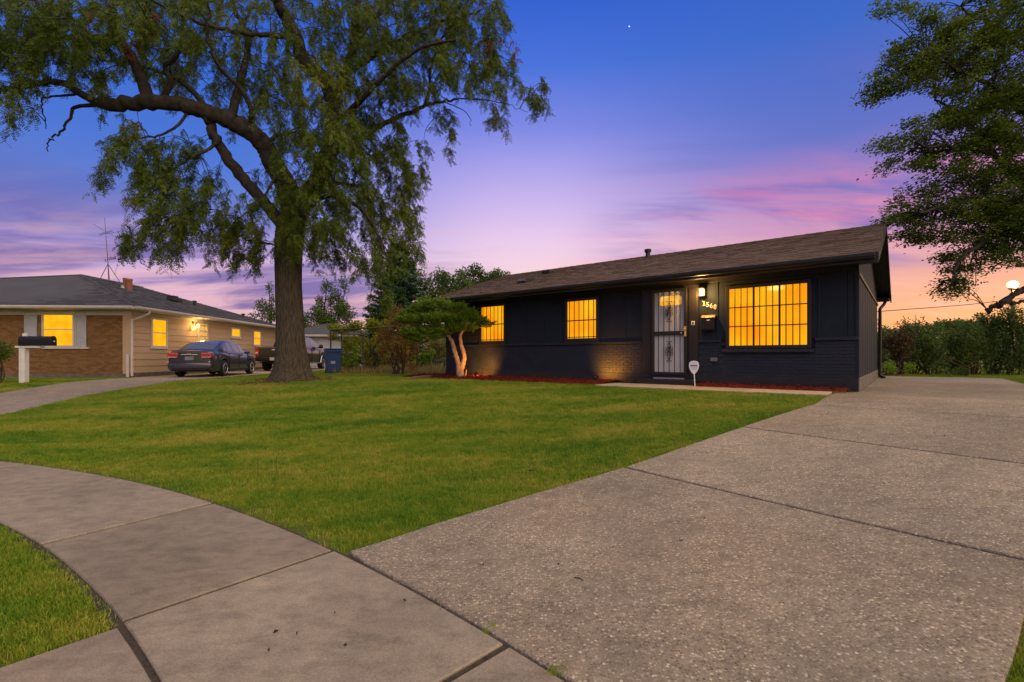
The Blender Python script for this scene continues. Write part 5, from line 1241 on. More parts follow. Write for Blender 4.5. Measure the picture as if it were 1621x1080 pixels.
            u = RNG.uniform(0, 1, ns2); base = np.stack([np.interp(u, tt[:, 0], pth[:, j]) for j in range(3)], 1)+rnd(ns2)*.035
            ax_ = unit(rnd(ns2)*np.array([.8, .8, .4])+outw*.6+np.array([0, 0, -.75])); rl = RNG.uniform(.13, .26, ns2); nl_ = 6
            nrm = unit(rnd(ns2)); sdv_ = unit(np.cross(ax_, nrm)); nrm = np.cross(sdv_, ax_)
            bucket = red if (px > 735 and py < 120 and RNG.random() < .16) or (px < 330 and py < 45 and RNG.random() < .03) else lv
            for s_ in (-1, 1):
                for kf in np.linspace(.12, 1, nl_):
                    pos_ = base+ax_*(rl*kf)[:, None]+np.array([0, 0, -.05])*kf**2
                    bucket.add(pos_, ax_*.55+sdv_*s_+rnd(ns2)*.18, nrm+rnd(ns2)*.25, RNG.uniform(.046, .078, ns2)*(1.1-.35*kf), RNG.uniform(.012, .019, ns2))
    tb.build('limbs', M['bark2'], root)
    c = lv.build('crown', M['leaf_locust'], root); c['kind'] = 'stuff'
    c = red.build('reddish_leaves', M['leaf_red'], root); c['kind'] = 'stuff'; c['label'] = 'sprays of reddish brown dry leaves at the crown edge'
    return b0
TREE = big_tree()

def broad_cloud(lv, c, r, n, leaf, up=.2, tight=.6):
    q = rnd(n); q = q/np.maximum(1, np.linalg.norm(q, axis=1, keepdims=True)); rad = RNG.uniform(0, 1, (n, 1))**tight
    P = c+unit(q)*rad*np.array(r)
    lv.add(P, unit(q*.6+rnd(n)*.8+np.array([0, 0, -.1])), rnd(n)*.7+np.array([0, 0, up+.5]), RNG.uniform(.7, 1.3, n)*leaf, RNG.uniform(.26, .42, n)*leaf)

def right_tree():
    D = 12.5; O = np.array((16.2, 13.0, .73)); root = empty('elm_tree', tuple(O)); tag(root, 'broad leafy tree reaching over the driveway from beyond the grass', 'tree')
    def P(px, py, dd=0.): return np.array(at(px, py, D+dd))-O
    tb = Tubes(); lv = Leaves(); samples = []
    def limb(pts, r0, r1, n_=8):
        pth = catmull(pts, 7); pth = pth+rnd(len(pth))*.03*np.linspace(0, 1, len(pth))[:, None]; tb.add(pth, np.linspace(r0, r1, len(pth)), n_); samples.extend(pth)
    tk = catmull([(0, 0, -.2), (.05, .05, 1.2), (-.1, .1, 2.6), (-.25, .1, 4)], 8); np_mesh('trunk', *tube_np(tk, np.linspace(.36, .26, len(tk)), 18), M['bark'], root, True); samples.extend(tk[16:])
    f = tk[-1]
    for pts in ([(1640, 200, 0), (1560, 130, -.3), (1470, 90, -.6)], [(1660, 120, .5), (1600, 60, .5), (1520, 10, .3)], [(1630, 290, 0), (1560, 240, -.4), (1470, 230, -.7)], [(1630, 350, 0), (1540, 320, -.5), (1450, 340, -.8)],
                [(1650, 390, 0), (1590, 370, -.3), (1530, 400, -.6), (1505, 445, -.7)], [(1680, 150, 1), (1660, 20, 1), (1640, -60, 1)], [(1760, 200, 0), (1800, 100, 0), (1830, 0, 0)], [(1800, 260, 0), (1860, 190, 0), (1920, 140, 0)], [(1620, 300, .8), (1540, 200, 1), (1480, 160, 1)]):
        pp_ = [f]+[P(*q) for q in pts]; pp_.insert(1, (f*1.2+pp_[1])/2.2+np.array([0, 0, .3])); limb(pp_, .13, .025)
    limb([tk[19], P(1720, 405, .3), P(1650, 449, .3), P(1621, 458, .2), P(1597, 471, .1), P(1585, 481, 0), P(1572, 486, 0), P(1562, 492, 0)], .10, .045, 9)
    limb([tk[17], P(1720, 425, .3), P(1650, 474, .3), P(1621, 477, .2), P(1600, 480, .1), P(1588, 479, 0)], .05, .03, 7)
    SP = np.array(samples)
    masses = [(1475, 85, 62, 26, 26), (1430, 120, 40, 22, 12), (1395, 145, 20, 12, 5), (1540, 70, 60, 40, 34), (1590, 30, 50, 40, 28), (1500, 40, 40, 18, 8), (1460, 20, 40, 12, 3), (1440, 8, 12, 10, 2), (1400, 8, 6, 10, 2), (1500, 115, 60, 28, 26), (1570, 130, 60, 40, 34),
              (1600, 190, 50, 50, 40), (1550, 190, 50, 40, 30), (1490, 200, 50, 24, 18), (1440, 228, 40, 12, 7), (1400, 225, 16, 8, 3), (1560, 250, 60, 40, 36), (1490, 265, 50, 28, 20), (1430, 262, 26, 10, 4), (1600, 300, 50, 45, 40), (1540, 320, 50, 36, 30), (1470, 315, 50, 22, 16),
              (1415, 345, 34, 10, 9), (1440, 370, 30, 10, 7), (1480, 360, 40, 20, 14), (1560, 370, 50, 30, 26), (1600, 390, 40, 30, 22), (1530, 405, 36, 14, 10), (1515, 435, 26, 12, 8), (1502, 462, 16, 9, 5), (1610, 350, 40, 40, 24), (1700, 100, 80, 100, 60), (1700, 300, 80, 100, 60), (1800, 200, 90, 150, 60), (1660, -40, 120, 50, 40), (1900, 180, 70, 120, 40), (1880, 20, 80, 80, 30)]
    for (px, py, rx_, ry_, ns_) in masses:
        for _ in range(ns_):
            q = rnd(1)[0]; q = q/max(1., np.linalg.norm(q)); sc = D/F
            c = P(px+q[0]*rx_, py+q[2]*ry_, np.clip(q[1]*(rx_+ry_)*.6*sc, -2, 2))
            dist = np.linalg.norm(SP-c, axis=1); s0 = SP[np.argmin(dist)]; L_ = RNG.uniform(.35, .7)
            dirv = unit(np.array([-.9, -.05, -.22])+rnd(1)[0]*.35)
            a = c-dirv*L_*.5; e = c+dirv*L_*.5+np.array([0, 0, -.06])
            tb.add(catmull([s0, (s0+a)/2+np.array([0, 0, .08]), a], 3), np.linspace(.014, .006, 7), 4) if dist.min() < 2.2 else None
            tb.add(catmull([a, (a+e)/2+np.array([0, 0, .03]), e], 3), np.linspace(.006, .002, 7), 3)
            n = 140; u = RNG.uniform(0, 1, n)[:, None]; side = RNG.choice((-1, 1), n)[:, None]; lat = unit(np.cross(dirv, np.array([0, 0, 1.])))
            pos_ = a+(e-a)*u+rnd(n)*np.array([.12, .12, .06]); lv.add(pos_, dirv*.7+lat*side*.9+rnd(n)*.35, rnd(n)*.45+np.array([0, 0, 1.]), RNG.uniform(.055, .10, n), RNG.uniform(.018, .03, n))
    tb.build('limbs', M['bark2'], root); c = lv.build('crown', M['leaf_elm'], root); c['kind'] = 'stuff'
right_tree()

def shrub(name, loc, masses, m, label, cat='shrub', group=None, leaf=.06, stems=6, sprigs=0, dens=1., stem_m=None, stem_top=.7):
    """masses: (dx, dy, z, rx, ry, rz, leaves) about the base"""
    root = empty(name, loc); tag(root, label, cat, group); tb = Tubes(); lv = Leaves()
    H = max(q[2]+q[5] for q in masses)
    for k in range(stems):
        q = masses[k % len(masses)]; a = RNG.uniform(0, 2*PI); b_ = np.array([.12*math.cos(a), .12*math.sin(a), -.05])
        e = np.array(q[:3])+rnd(1)[0]*np.array([q[3], q[4], q[5]])*.3
        tb.add(catmull([b_, b_*1.6+np.array([0, 0, e[2]*.45])+rnd(1)[0]*.05, e], 5), np.linspace(.03, .008, 11)*max(1, H/2.2), 6)
    for q in masses:
        n = int(q[6]*dens); sub = max(3, n//70)
        for _ in range(sub):
            o_ = rnd(1)[0]; o_ = o_/max(1, np.linalg.norm(o_))*RNG.uniform(.4, 1)
            c = np.array(q[:3])+o_*np.array(q[3:6])
            broad_cloud(lv, c, np.array([q[3], q[4], q[5]])*.36+.06, n//sub, leaf, tight=.5)
    for _ in range(sprigs):
        q = masses[RNG.integers(len(masses))]; b_ = np.array(q[:3])+np.array([RNG.uniform(-1, 1)*q[3], RNG.uniform(-.5, .5)*q[4], q[5]*.7]); L_ = RNG.uniform(.25, .6); d_ = unit(np.array([RNG.normal()*.25, RNG.normal()*.2, 1.]))
        tb.add(catmull([b_, b_+d_*L_*.5+rnd(1)[0]*.03, b_+d_*L_], 4), np.linspace(.008, .003, 9), 4); n = 22; u = RNG.uniform(0, 1, (n, 1)); lv.add(b_+d_*L_*u+rnd(n)*.02, d_*.5+rnd(n)*.7, rnd(n), RNG.uniform(.8, 1.3, n)*leaf, .33*leaf)
    tb.build('stems', stem_m or M['stem'], root); c = lv.build('crown', m, root); c['kind'] = 'stuff'; return root
def spx(px, py, dep): q = at(px, py, dep); return Vector((q.x, q.y, tz(q.x, q.y)))

# conifer behind
def spruce(px, dep, top, halfpx, label, name='spruce_tree'):
    b0 = spx(px, 590, dep); H = at(px, top, dep).z-b0.z; R = halfpx*dep/F
    root = empty(name, b0); tag(root, label, 'tree'); tb = Tubes(); lv = Leaves()
    np_mesh('trunk', *tube_np([(0, 0, -.1), (0, 0, H*.5), (0, 0, H)], [.22, .12, .02], 8), M['bark2'], root, True)
    z = .3
    while z < H*.99:
        f = 1-z/H; nbr = 7 if f > .3 else 5; a0 = RNG.uniform(0, 6.28)
        for k in range(nbr):
            a = a0+2*PI*k/nbr+RNG.normal()*.2; L_ = R*(f**.8)*RNG.uniform(.7, 1.15)+.12; d_ = np.array([math.cos(a), math.sin(a), 0])
            pth = np.array([np.array([0, 0, z])+d_*L_*t_+np.array([0, 0, -.22*L_*t_+.22*L_*t_*t_*1.3]) for t_ in np.linspace(0, 1, 6)])
            tb.add(pth, np.linspace(.03, .006, 6), 4); n = int(60+170*L_)
            u = RNG.uniform(.12, 1, n)**.8; base = np.stack([np.interp(u, np.linspace(0, 1, 6), pth[:, j]) for j in range(3)], 1); lat = np.cross(d_, [0, 0, 1.])
            sp = (1-u*.7)*L_*.34; base = base+lat*(RNG.uniform(-1, 1, n)*sp)[:, None]+rnd(n)*.04
            lv.add(base, d_*.6+lat*RNG.uniform(-1, 1, (n, 1))+np.array([0, 0, -.35])+rnd(n)*.3, rnd(n)*.5+np.array([0, 0, 1]), RNG.uniform(.16, .32, n), RNG.uniform(.022, .045, n))
        z += .26+.10*f
    tb.build('branches', M['bark2'], root); c = lv.build('crown', M['leaf_dark'], root); c['kind'] = 'stuff'
spruce(632, 32, 380, 76, 'dark conical spruce standing behind the brown shrub and trellis')
def bg_tree(px, dep, top, masses, m, label, name='broadleaf_tree', leaf=.16, group=None, trunk_r=.16, base_py=590):
    b0 = spx(px, base_py, dep); s_ = dep/F; root = empty(name, b0); tag(root, label, 'tree', group); tb = Tubes(); lv = Leaves(); O = np.array(b0)
    crown_c = [np.array(at(q[0], q[1], dep+q[5]*s_))-O for q in masses]
    fork = np.array([0, 0, max(1.2, min(c[2] for c in crown_c)*.6)])
    np_mesh('trunk', *tube_np(catmull([(0, 0, -.2), (.05, 0, fork[2]*.5), tuple(fork)], 6), np.linspace(trunk_r*1.2, trunk_r*.8, 13), 10), M['bark2'], root, True)
    for q, c in zip(masses, crown_c):
        tb.add(catmull([fork, (fork+c)/2+rnd(1)[0]*.15, c], 6), np.linspace(trunk_r*.6, .02, 13), 6)
        r = np.array([q[2]*s_, (q[2]+q[3])*.5*s_, q[3]*s_]); nsub = max(3, int(q[2]*q[3]/26)); 
        for _ in range(nsub):
            o_ = rnd(1)[0]; o_ = o_/max(1, np.linalg.norm(o_))
            cc = c+o_*r; broad_cloud(lv, cc, np.minimum(r*.55, .55)+.08, int(q[4]*2.2), leaf, tight=.45)
    tb.build('limbs', M['bark2'], root); c = lv.build('crown', m, root); c['kind'] = 'stuff'
bg_tree(522, 40, 440, [(500, 520, 24, 20, 60, 0), (525, 500, 22, 22, 60, 0), (522, 470, 12, 16, 40, 0), (518, 450, 6, 12, 26, 0), (540, 462, 8, 16, 30, 0), (550, 448, 6, 12, 20, 5), (508, 480, 8, 14, 30, 0), (540, 500, 16, 16, 50, 0), (490, 535, 16, 12, 50, 0), (560, 530, 20, 16, 40, 5), (556, 505, 8, 10, 18, 3)], M['leaf_mid'], 'irregular green tree with upright broken branches behind the white garage')
bg_tree(428, 42, 450, [(425, 490, 16, 12, 40, 0), (412, 500, 12, 9, 30, 0), (430, 468, 8, 10, 24, 0), (426, 455, 5, 6, 12, 0), (448, 490, 14, 12, 30, 0), (470, 500, 14, 10, 30, 0), (440, 505, 20, 10, 36, 0), (482, 505, 10, 8, 24, 0)], M['leaf_mid'], 'loose green tree rising past the end of the grey bungalow roof')
bg_tree(705, 36, 425, [(690, 470, 22, 18, 60, 0), (672, 450, 16, 16, 50, 0), (700, 445, 18, 14, 50, 0), (720, 470, 22, 20, 60, 0), (690, 500, 24, 22, 50, 0), (730, 450, 14, 12, 40, 0)], M['leaf_mid'], 'rounded green tree between the dark spruce and the brown roof')
bg_tree(752, 38, 425, [(748, 440, 20, 14, 60, 0), (760, 430, 14, 8, 40, 0), (740, 460, 24, 18, 60, 0), (775, 440, 12, 8, 40, 0), (795, 432, 12, 6, 30, 0), (780, 450, 22, 14, 50, 0)], M['leaf_mid'], 'green tree whose top shows above the left end of the brown roof')
# thin bare pole behind the trellis
pz = spx(549, 560, 34); po = MB().tube([(0, 0, 0), (0, 0, at(549, 470, 34).z-pz.z)], [.05, .02], 6).build('antenna_pole', M['rust_pipe'], None, loc=pz); tag(po, 'slender bare pole rising behind the vine trellis', 'pole')

# pipe trellis overgrown with a vine
d0 = 20.0; tq = spx(575, 590, d0); tr = empty('pipe_trellis', tq); tag(tr, 'rusty pipe trellis frame standing by the blue bin', 'trellis')
def tp(px, py, dd=0.): return tuple(at(px, py, d0+dd)-tq)
MB().tube([tp(523.5, 594), tp(523.5, 522)], .035, 8).build('post', M['rust_pipe'], tr); MB().tube([tp(575.5, 592), tp(574.5, 531)], .035, 8).build('post', M['rust_pipe'], tr); MB().tube([tp(541, 585, 2), tp(541, 528, 2)], .035, 8).build('post', M['rust_pipe'], tr); MB().tube([tp(660, 592, .5), tp(660, 516, .5)], .035, 8).build('post', M['rust_pipe'], tr)
MB().tube([tp(522, 522.5), tp(600, 519), tp(694, 515, .6)], .028, 8).build('rail', M['rust_pipe'], tr); MB().tube([tp(574.5, 531), tp(541, 528, 2)], .025, 8).build('rail', M['rust_pipe'], tr); MB().tube([tp(523.5, 523), tp(541, 528, 2)], .025, 8).build('rail', M['rust_pipe'], tr)
def mpx(px, py, dep, rx_, ry_, n, base, dd=0.):
    c = at(px, py, dep+dd)-base; s_ = dep/F; return (c.x, c.y, c.z, rx_*s_, (rx_+ry_)*.5*s_*.8, ry_*s_, n)
def pshrub(name, px, py, dep, ms, m, label, **k):
    b_ = spx(px, py, dep); return shrub(name, b_, [mpx(q[0], q[1], dep, q[2], q[3], q[4], b_, q[5] if len(q) > 5 else 0.) for q in ms], m, label, **k)
pshrub('climbing_vine', 585, 590, 20.4, [(535, 522, 18, 7, 700), (560, 518, 20, 8, 800), (590, 514, 20, 9, 900), (610, 518, 14, 10, 600), (530, 535, 12, 8, 250), (555, 540, 16, 12, 500), (575, 540, 14, 12, 500), (600, 540, 14, 14, 500), (548, 560, 10, 20, 500), (585, 560, 12, 14, 400)], M['leaf_vine'], 'yellow green vine sprawling over the pipe trellis', cat='vine', leaf=.085, stems=10)
pshrub('green_shrub', 555, 588, 21.2, [(552, 560, 12, 22, 900), (560, 575, 10, 12, 500), (545, 575, 8, 12, 300)], M['leaf_lime'], 'bright green leafy shrub under the left bay of the trellis', leaf=.08)
pshrub('dark_shrub', 592, 588, 21.6, [(592, 562, 11, 16, 900), (590, 578, 9, 9, 400)], M['leaf_dark'], 'dark green rounded shrub under the right bay of the trellis', leaf=.09)
pshrub('brown_shrub', 632, 594, 18.6, [(626, 500, 16, 14, 1300), (632, 520, 24, 16, 1700), (628, 540, 26, 16, 1700), (615, 555, 18, 14, 900), (645, 552, 18, 16, 1100), (632, 565, 26, 10, 700), (610, 535, 14, 12, 700), (655, 575, 8, 12, 300)], M['leaf_brown'], 'tall dried brown shrub on several dark stems', leaf=.05, stems=14)
pshrub('yellow_shrub', 610, 588, 23, [(605, 545, 22, 18, 900), (575, 560, 22, 18, 700), (600, 570, 20, 14, 600), (640, 560, 22, 20, 700), (650, 580, 14, 8, 300)], M['leaf_vine'], 'olive yellow bush filling the space behind the brown shrub', leaf=.08)
pshrub('lime_bush', 676, 585, 21.0, [(671, 566, 10, 9, 600), (680, 562, 8, 7, 300), (668, 575, 8, 6, 250)], M['leaf_lime'], 'small lime green bush left of the juniper', leaf=.075)
pshrub('grey_green_bush', 692, 584, 23.5, [(690, 545, 16, 14, 900), (700, 560, 14, 16, 900), (680, 550, 12, 12, 600), (694, 575, 16, 10, 500), (706, 540, 10, 14, 500)], mat('x', (1, 1, 1)) and leafmat('grey_olive_leaves', (.14, .13, .03), (.40, .35, .09), None, .3, 1.5), 'grey olive bush behind the corner of the dark house', leaf=.06)
# dry grass fringe
def grass_fringe(name, n, gen, m, hgt, wd, kind='stuff'):
    P = gen(n); k = 9; base = np.repeat(P, k, 0)+rnd(n*k)*np.array([.07, .07, 0]); lv = Leaves(); D_ = unit(rnd(n*k)*np.array([.4, .4, .1])+np.array([0, 0, 1.])); lv.add(base, D_, rnd(n*k), RNG.uniform(.6, 1.3, n*k)*np.repeat(hgt(P), k), wd)
    o = lv.build(name, m); o['kind'] = 'stuff'; o['label'] = 'tall dry grass growing along the trellis and the fence line'; o['category'] = 'grass'; return o
def gen1(n):
    px = RNG.uniform(528, 712, n); y = RNG.uniform(19.6, 22.5, n); x = (px-CX)/F*y; return np.stack([x, y, terrain(x, y)], 1)
grass_fringe('dry_grass', 900, gen1, M['dry_grass'], lambda P: .16+.30*np.abs(np.sin(P[:, 0]*2.3)*np.cos(P[:, 1]*1.7)), .007)
# low railing glimpsed by the house corner
rq = spx(700, 580, 22); rl_ = empty('fence_rail', rq); tag(rl_, 'short dark fence stub beside the corner of the dark house', 'fence')
def rp(px, py): return tuple(at(px, py, 22)-rq)
MB().tube([rp(690, 571), rp(708, 571)], .03, 6).build('rail', M['rust_pipe'], rl_); MB().tube([rp(704, 588), rp(704, 570)], .04, 6).build('post', M['rust_pipe'], rl_)

# clipped bush at the far left
lb = spx(-12, 590, 15.5)
pshrub('clipped_bush', -8, 596, 15.0, [(-4, 556, 26, 17, 2600), (-20, 560, 24, 18, 1200), (-2, 566, 14, 12, 700)], M['leaf_hedge'], 'rounded clipped evergreen bush near the post mailbox', leaf=.05, stems=6)

# hedge along the end of the driveway: single shrubs
hd_spec = [(1392, 20.0, 'leaf_mid', [(1392, 560, 16, 26, 1000), (1395, 530, 14, 18, 700), (1388, 585, 14, 10, 400)], 4, 'green bush at the back corner of the dark house'),
           (1420, 18.0, 'leaf_purple', [(1416, 555, 22, 22, 1200), (1430, 540, 20, 16, 900), (1408, 545, 14, 16, 700), (1425, 575, 18, 14, 500)], 5, 'purple brown bush at the left end of the hedge'),
           (1446, 19.0, 'leaf_hedge', [(1445, 548, 22, 24, 1500), (1452, 572, 22, 20, 1100), (1440, 530, 16, 12, 600)], 6, 'hedge shrub with tall thin shoots beside the purple bush'),
           (1475, 18.4, 'leaf_hedge', [(1474, 548, 24, 26, 1600), (1480, 575, 24, 18, 1100), (1465, 560, 18, 24, 800)], 5, 'dark leafy hedge shrub in the middle of the hedge'),
           (1508, 18.6, 'leaf_mid', [(1506, 545, 24, 26, 1600), (1512, 575, 24, 18, 1100), (1498, 560, 18, 24, 800)], 2, 'mid green hedge shrub below the wooded hill'),
           (1540, 18.2, 'leaf_hedge', [(1540, 540, 26, 26, 1600), (1545, 572, 26, 22, 1300), (1530, 560, 18, 24, 800)], 2, 'dense dark hedge shrub left of the leaning limb'),
           (1572, 18.4, 'leaf_mid', [(1570, 528, 26, 28, 1700), (1575, 570, 26, 24, 1300), (1562, 512, 16, 16, 600), (1585, 505, 20, 18, 800)], 3, 'tall green hedge shrub under the leaning limb'),
           (1605, 18.0, 'leaf_mid', [(1604, 528, 26, 32, 1800), (1610, 572, 26, 24, 1300), (1600, 500, 18, 16, 600)], 2, 'tall green hedge shrub next to the street lamp post'),
           (1645, 17.6, 'leaf_hedge', [(1640, 530, 30, 40, 1800), (1645, 575, 30, 24, 1300)], 2, 'dark shrub at the right end of the hedge')]
for (px, dep, mk, ms, spg, lab) in hd_spec:
    pshrub('hedge_shrub', px, 597, dep, ms, M[mk], lab, group='shrubs of the hedge behind the driveway', leaf=.07, stems=9, sprigs=spg*3)
pshrub('low_bush', 1412, 597, 17.2, [(1405, 582, 12, 12, 500), (1440, 584, 10, 10, 350)], M['leaf_lime'], 'low lime green growth at the foot of the hedge', leaf=.05)
pshrub('low_bush', 1520, 600, 17.0, [(1492, 580, 14, 14, 500), (1520, 590, 12, 8, 300), (1490, 560, 10, 10, 250)], M['leaf_mid'], 'low pale leaved bush in front of the dark hedge middle', leaf=.06)
# wooded hill far off
hx = np.linspace(-60, 130, 60); hyv = np.linspace(0, 80, 20); HX_, HY_ = np.meshgrid(hx, hyv)
hc = at(1600, 540, 170); 
HZ_ = 13*np.exp(-((HX_-30)/42)**2-((HY_-35)/28)**2)
i = np.arange(HX_.size).reshape(HX_.shape); hill = np_mesh('hill', np.stack([HX_.ravel()+hc.x-18, HY_.ravel()+170, HZ_.ravel()-.4+.7], 1), np.stack([i[:-1, :-1], i[:-1, 1:], i[1:, 1:], i[1:, :-1]], -1).reshape(-1, 4), M['soil'], None, True); tag(hill, kind='structure')
lv = Leaves()
for _ in range(520):
    a = RNG.uniform(-55, 125); b_ = RNG.uniform(2, 60); z = 13*math.exp(-((a-30)/42)**2-((b_-35)/28)**2)
    broad_cloud(lv, np.array([a+hc.x-18, b_+170, z+2.0]), np.array([2.2, 2.2, 2.4])*RNG.uniform(.6, 1.15), 110, .9, tight=.4)
o = lv.build('wooded_hillside', M['leaf_mid']); tag(o, 'distant wooded hillside beyond the hedge', 'woodland', kind='stuff')
# distant tree line so that the horizon is closed on the left
lv = Leaves()
for _ in range(760):
    px = RNG.uniform(-1100, 2700); dep = RNG.uniform(75, 110); q = at(px, 560, dep); hgt = RNG.uniform(2.5, 6.5)
    broad_cloud(lv, np.array([q.x, q.y, .7+hgt*.5]), np.array([2.4, 2.0, hgt*.5]), 110, .8, tight=.45)
o = lv.build('distant_treeline', M['leaf_mid']); tag(o, 'distant dark line of trees behind the houses', 'woodland', kind='stuff')

# street lamp
dep = 25.; lp = spx(1603, 590, dep); lt = at(1603, 451, dep); Hl = lt.z-lp.z
la = empty('street_lamp', lp); tag(la, 'glowing street lamp on a post behind the hedge', 'street lamp')
MB().tube([(0, 0, -.1), (0, 0, Hl*.5), (0, 0, Hl-.25)], [.11, .085, .07], 10).build('post', M['copper'], la)
MB().lathe([(.07, Hl-.27), (.16, Hl-.22), (.18, Hl-.16)], 14).build('lamp_collar', M['copper'], la, smooth=40)
MB().lathe([(.12, Hl-.17), (.20, Hl-.08), (.23, Hl+.02), (.19, Hl+.13), (.07, Hl+.20)], 16).build('lamp_globe', M['lamp_hot2'], la, smooth=40)
light('street_light', 'POINT', (0, -.35, Hl+.05), 420, (1, .70, .34), la, shadow_soft_size=.2)
# overhead cable
cb_ = catmull([at(1345, 497, 40), at(1420, 491, 42), at(1500, 485, 44), at(1563, 479, 46), at(1700, 462, 50)], 6)
o = MB().tube([tuple(q) for q in cb_], .035, 5).build('overhead_cable', M['dark_metal'], None); tag(o, 'thin overhead cable crossing the sky above the hedge', 'cable')
pq = spx(1712, 590, 50.2); o = MB().tube([(0, 0, -.2), (0, 0, at(1700, 455, 50.2).z-pq.z)], [.16, .11], 8).build('utility_pole', M['wood'], None, loc=(at(1700, 462, 50.2).x, 50.2, pq.z)); tag(o, 'wooden utility pole carrying the overhead cable', 'pole')

# lawn odds and ends
for k, (px, py, tp_, lab) in enumerate(((408, 760, 727, 'thin wire stake in the lawn, the one nearer the sidewalk slabs'), (437, 756, 722, 'thin wire stake in the lawn, the one nearer the driveway'))):
    g_ = ground(px, py); h = (py-tp_)/F*g_.y; o = MB().tube([(0, 0, -.05), (.004, 0, h)], .0035, 5).build('wire_stake', M['rust_pipe'], None, loc=g_); tag(o, lab, 'stake', 'wire stakes in the lawn')
def fallen_leaf(px, py, L_, rz, m, label, up=.05):
    g_ = ground(px, py); n = 7; V = [(-L_/2, 0, 0), (-L_*.2, -L_*.22, .012), (L_*.25, -L_*.18, .006), (L_/2, 0, .014), (L_*.25, L_*.2, .008), (-L_*.2, L_*.2, .016), (0, 0, .0)]
    o = MB().add(V, [(0, 1, 6), (1, 2, 6), (2, 3, 6), (3, 4, 6), (4, 5, 6), (5, 0, 6)]).build('fallen_leaf', m, None, loc=(g_.x, g_.y, g_.z+up)); o.rotation_euler = (0, 0, rz); tag(o, label, 'leaf', 'fallen leaves')
ml = mat('dry_leaf', (.10, .075, .05), .8, var=.3); md = mat('dark_leaf', (.03, .022, .018), .8, var=.3)
fallen_leaf(842, 755, .10, .2, md, 'curled grey brown leaf lying on the lawn grass', .065); fallen_leaf(552, 686, .09, 1, md, 'dark fallen leaf on the lawn in front of the big tree', .06); fallen_leaf(560, 707, .08, 2, md, 'smaller dark fallen leaf on the lawn', .06); fallen_leaf(52, 689, .08, 2, md, 'dark leaf on the grass by the neighbour driveway', .06)
fallen_leaf(1078, 864, .035, .4, ml, 'tiny tan leaf on the aggregate driveway slab', .031); fallen_leaf(1115, 828, .025, 1.4, md, 'tiny dark leaf on the driveway slab', .031); fallen_leaf(437, 1012, .03, .4, md, 'dark leaf scrap on the sidewalk slab', .030)
for px, py in ((530, 983), (546, 1034), (470, 1016), (425, 1044), (640, 960)): fallen_leaf(px, py, RNG.uniform(.016, .026), RNG.uniform(0, 6), md, 'small dark leaf scrap on the smooth sidewalk slabs', .031)
for px, py in ((765, 904), (884, 903), (1310, 660), (1495, 695)): fallen_leaf(px, py, RNG.uniform(.016, .026), RNG.uniform(0, 6), md, 'small dark leaf scrap on the pebbly driveway slabs', .031)
g_ = ground(917, 926); o = MB().tube([(-.035, 0, .012), (0, .004, .016), (.03, -.004, .010)], [.003, .004, .002], 5).build('twig', md, None, loc=(g_.x, g_.y, g_.z+.024)); o.rotation_euler = (0, 0, -.6); tag(o, 'short dark twig on the aggregate driveway', 'twig')

# dry litter on the worn ground round the trunk and thinly over the lawn
n = 620; a = RNG.uniform(0, 2*PI, n); r = .55+np.abs(RNG.normal(0, .55, n)); x = TREE.x+r*np.cos(a)*1.15; y = TREE.y+r*np.sin(a)
n2 = 130; x = np.concatenate([x, RNG.uniform(-10, 4, n2)]); y = np.concatenate([y, RNG.uniform(8.5, 14.5, n2)]); k_ = ~(inpoly(x, y, drive_poly) | inpoly(x, y, ndrive_poly)); x, y = x[k_], y[k_]; n = len(x)
lv = Leaves(); D = rnd(n); D[:, 2] *= .2; lv.add(np.stack([x, y, terrain(x, y)+RNG.uniform(.012, .045, n)], 1), D, rnd(n)*.4+np.array([0, 0, 1]), RNG.uniform(.04, .09, n), RNG.uniform(.010, .022, n))
o = lv.build('leaf_litter', M['leaf_brown']); tag(o, 'thin brown leaf litter round the trunk of the big tree', 'leaf litter', kind='stuff')

# ================================================================== GRASS BLADES (scattered tufts)
m, t, b = newmat('grass_blade'); L = t.links; g = t.nodes.new('ShaderNodeNewGeometry'); oi = t.nodes.new('ShaderNodeObjectInfo')
v = lawn_colour(t, oi.outputs['Location'])
ad_ = t.nodes.new('ShaderNodeMath'); ad_.operation = 'MULTIPLY_ADD'; ad_.inputs[1].default_value = .16; L.new(oi.outputs['Random'], ad_.inputs[0])
sb_ = t.nodes.new('ShaderNodeMath'); sb_.operation = 'SUBTRACT'; sb_.inputs[1].default_value = .10; L.new(v, sb_.inputs[0]); L.new(sb_.outputs[0], ad_.inputs[2])
a2 = t.nodes.new('ShaderNodeMath'); a2.operation = 'MULTIPLY_ADD'; a2.inputs[1].default_value = .08; L.new(g.outputs['Random Per Island'], a2.inputs[0]); L.new(ad_.outputs[0], a2.inputs[2])
c = lawn_ramp(t, a2.outputs[0], 1.)
L.new(c, b.inputs['Base Color']); b.inputs['Roughness'].default_value = .6; b.inputs['Specular IOR Level'].default_value = .2
tr_ = t.nodes.new('ShaderNodeBsdfTranslucent'); L.new(c, tr_.inputs[0]); ms = t.nodes.new('ShaderNodeMixShader'); ms.inputs[0].default_value = .3
L.new(b.outputs[0], ms.inputs[1]); L.new(tr_.outputs[0], ms.inputs[2]); L.new(ms.outputs[0], t.nodes['Material Output'].inputs[0]); M['blade'] = m
tufts = bpy.data.collections.new('grass_sources')
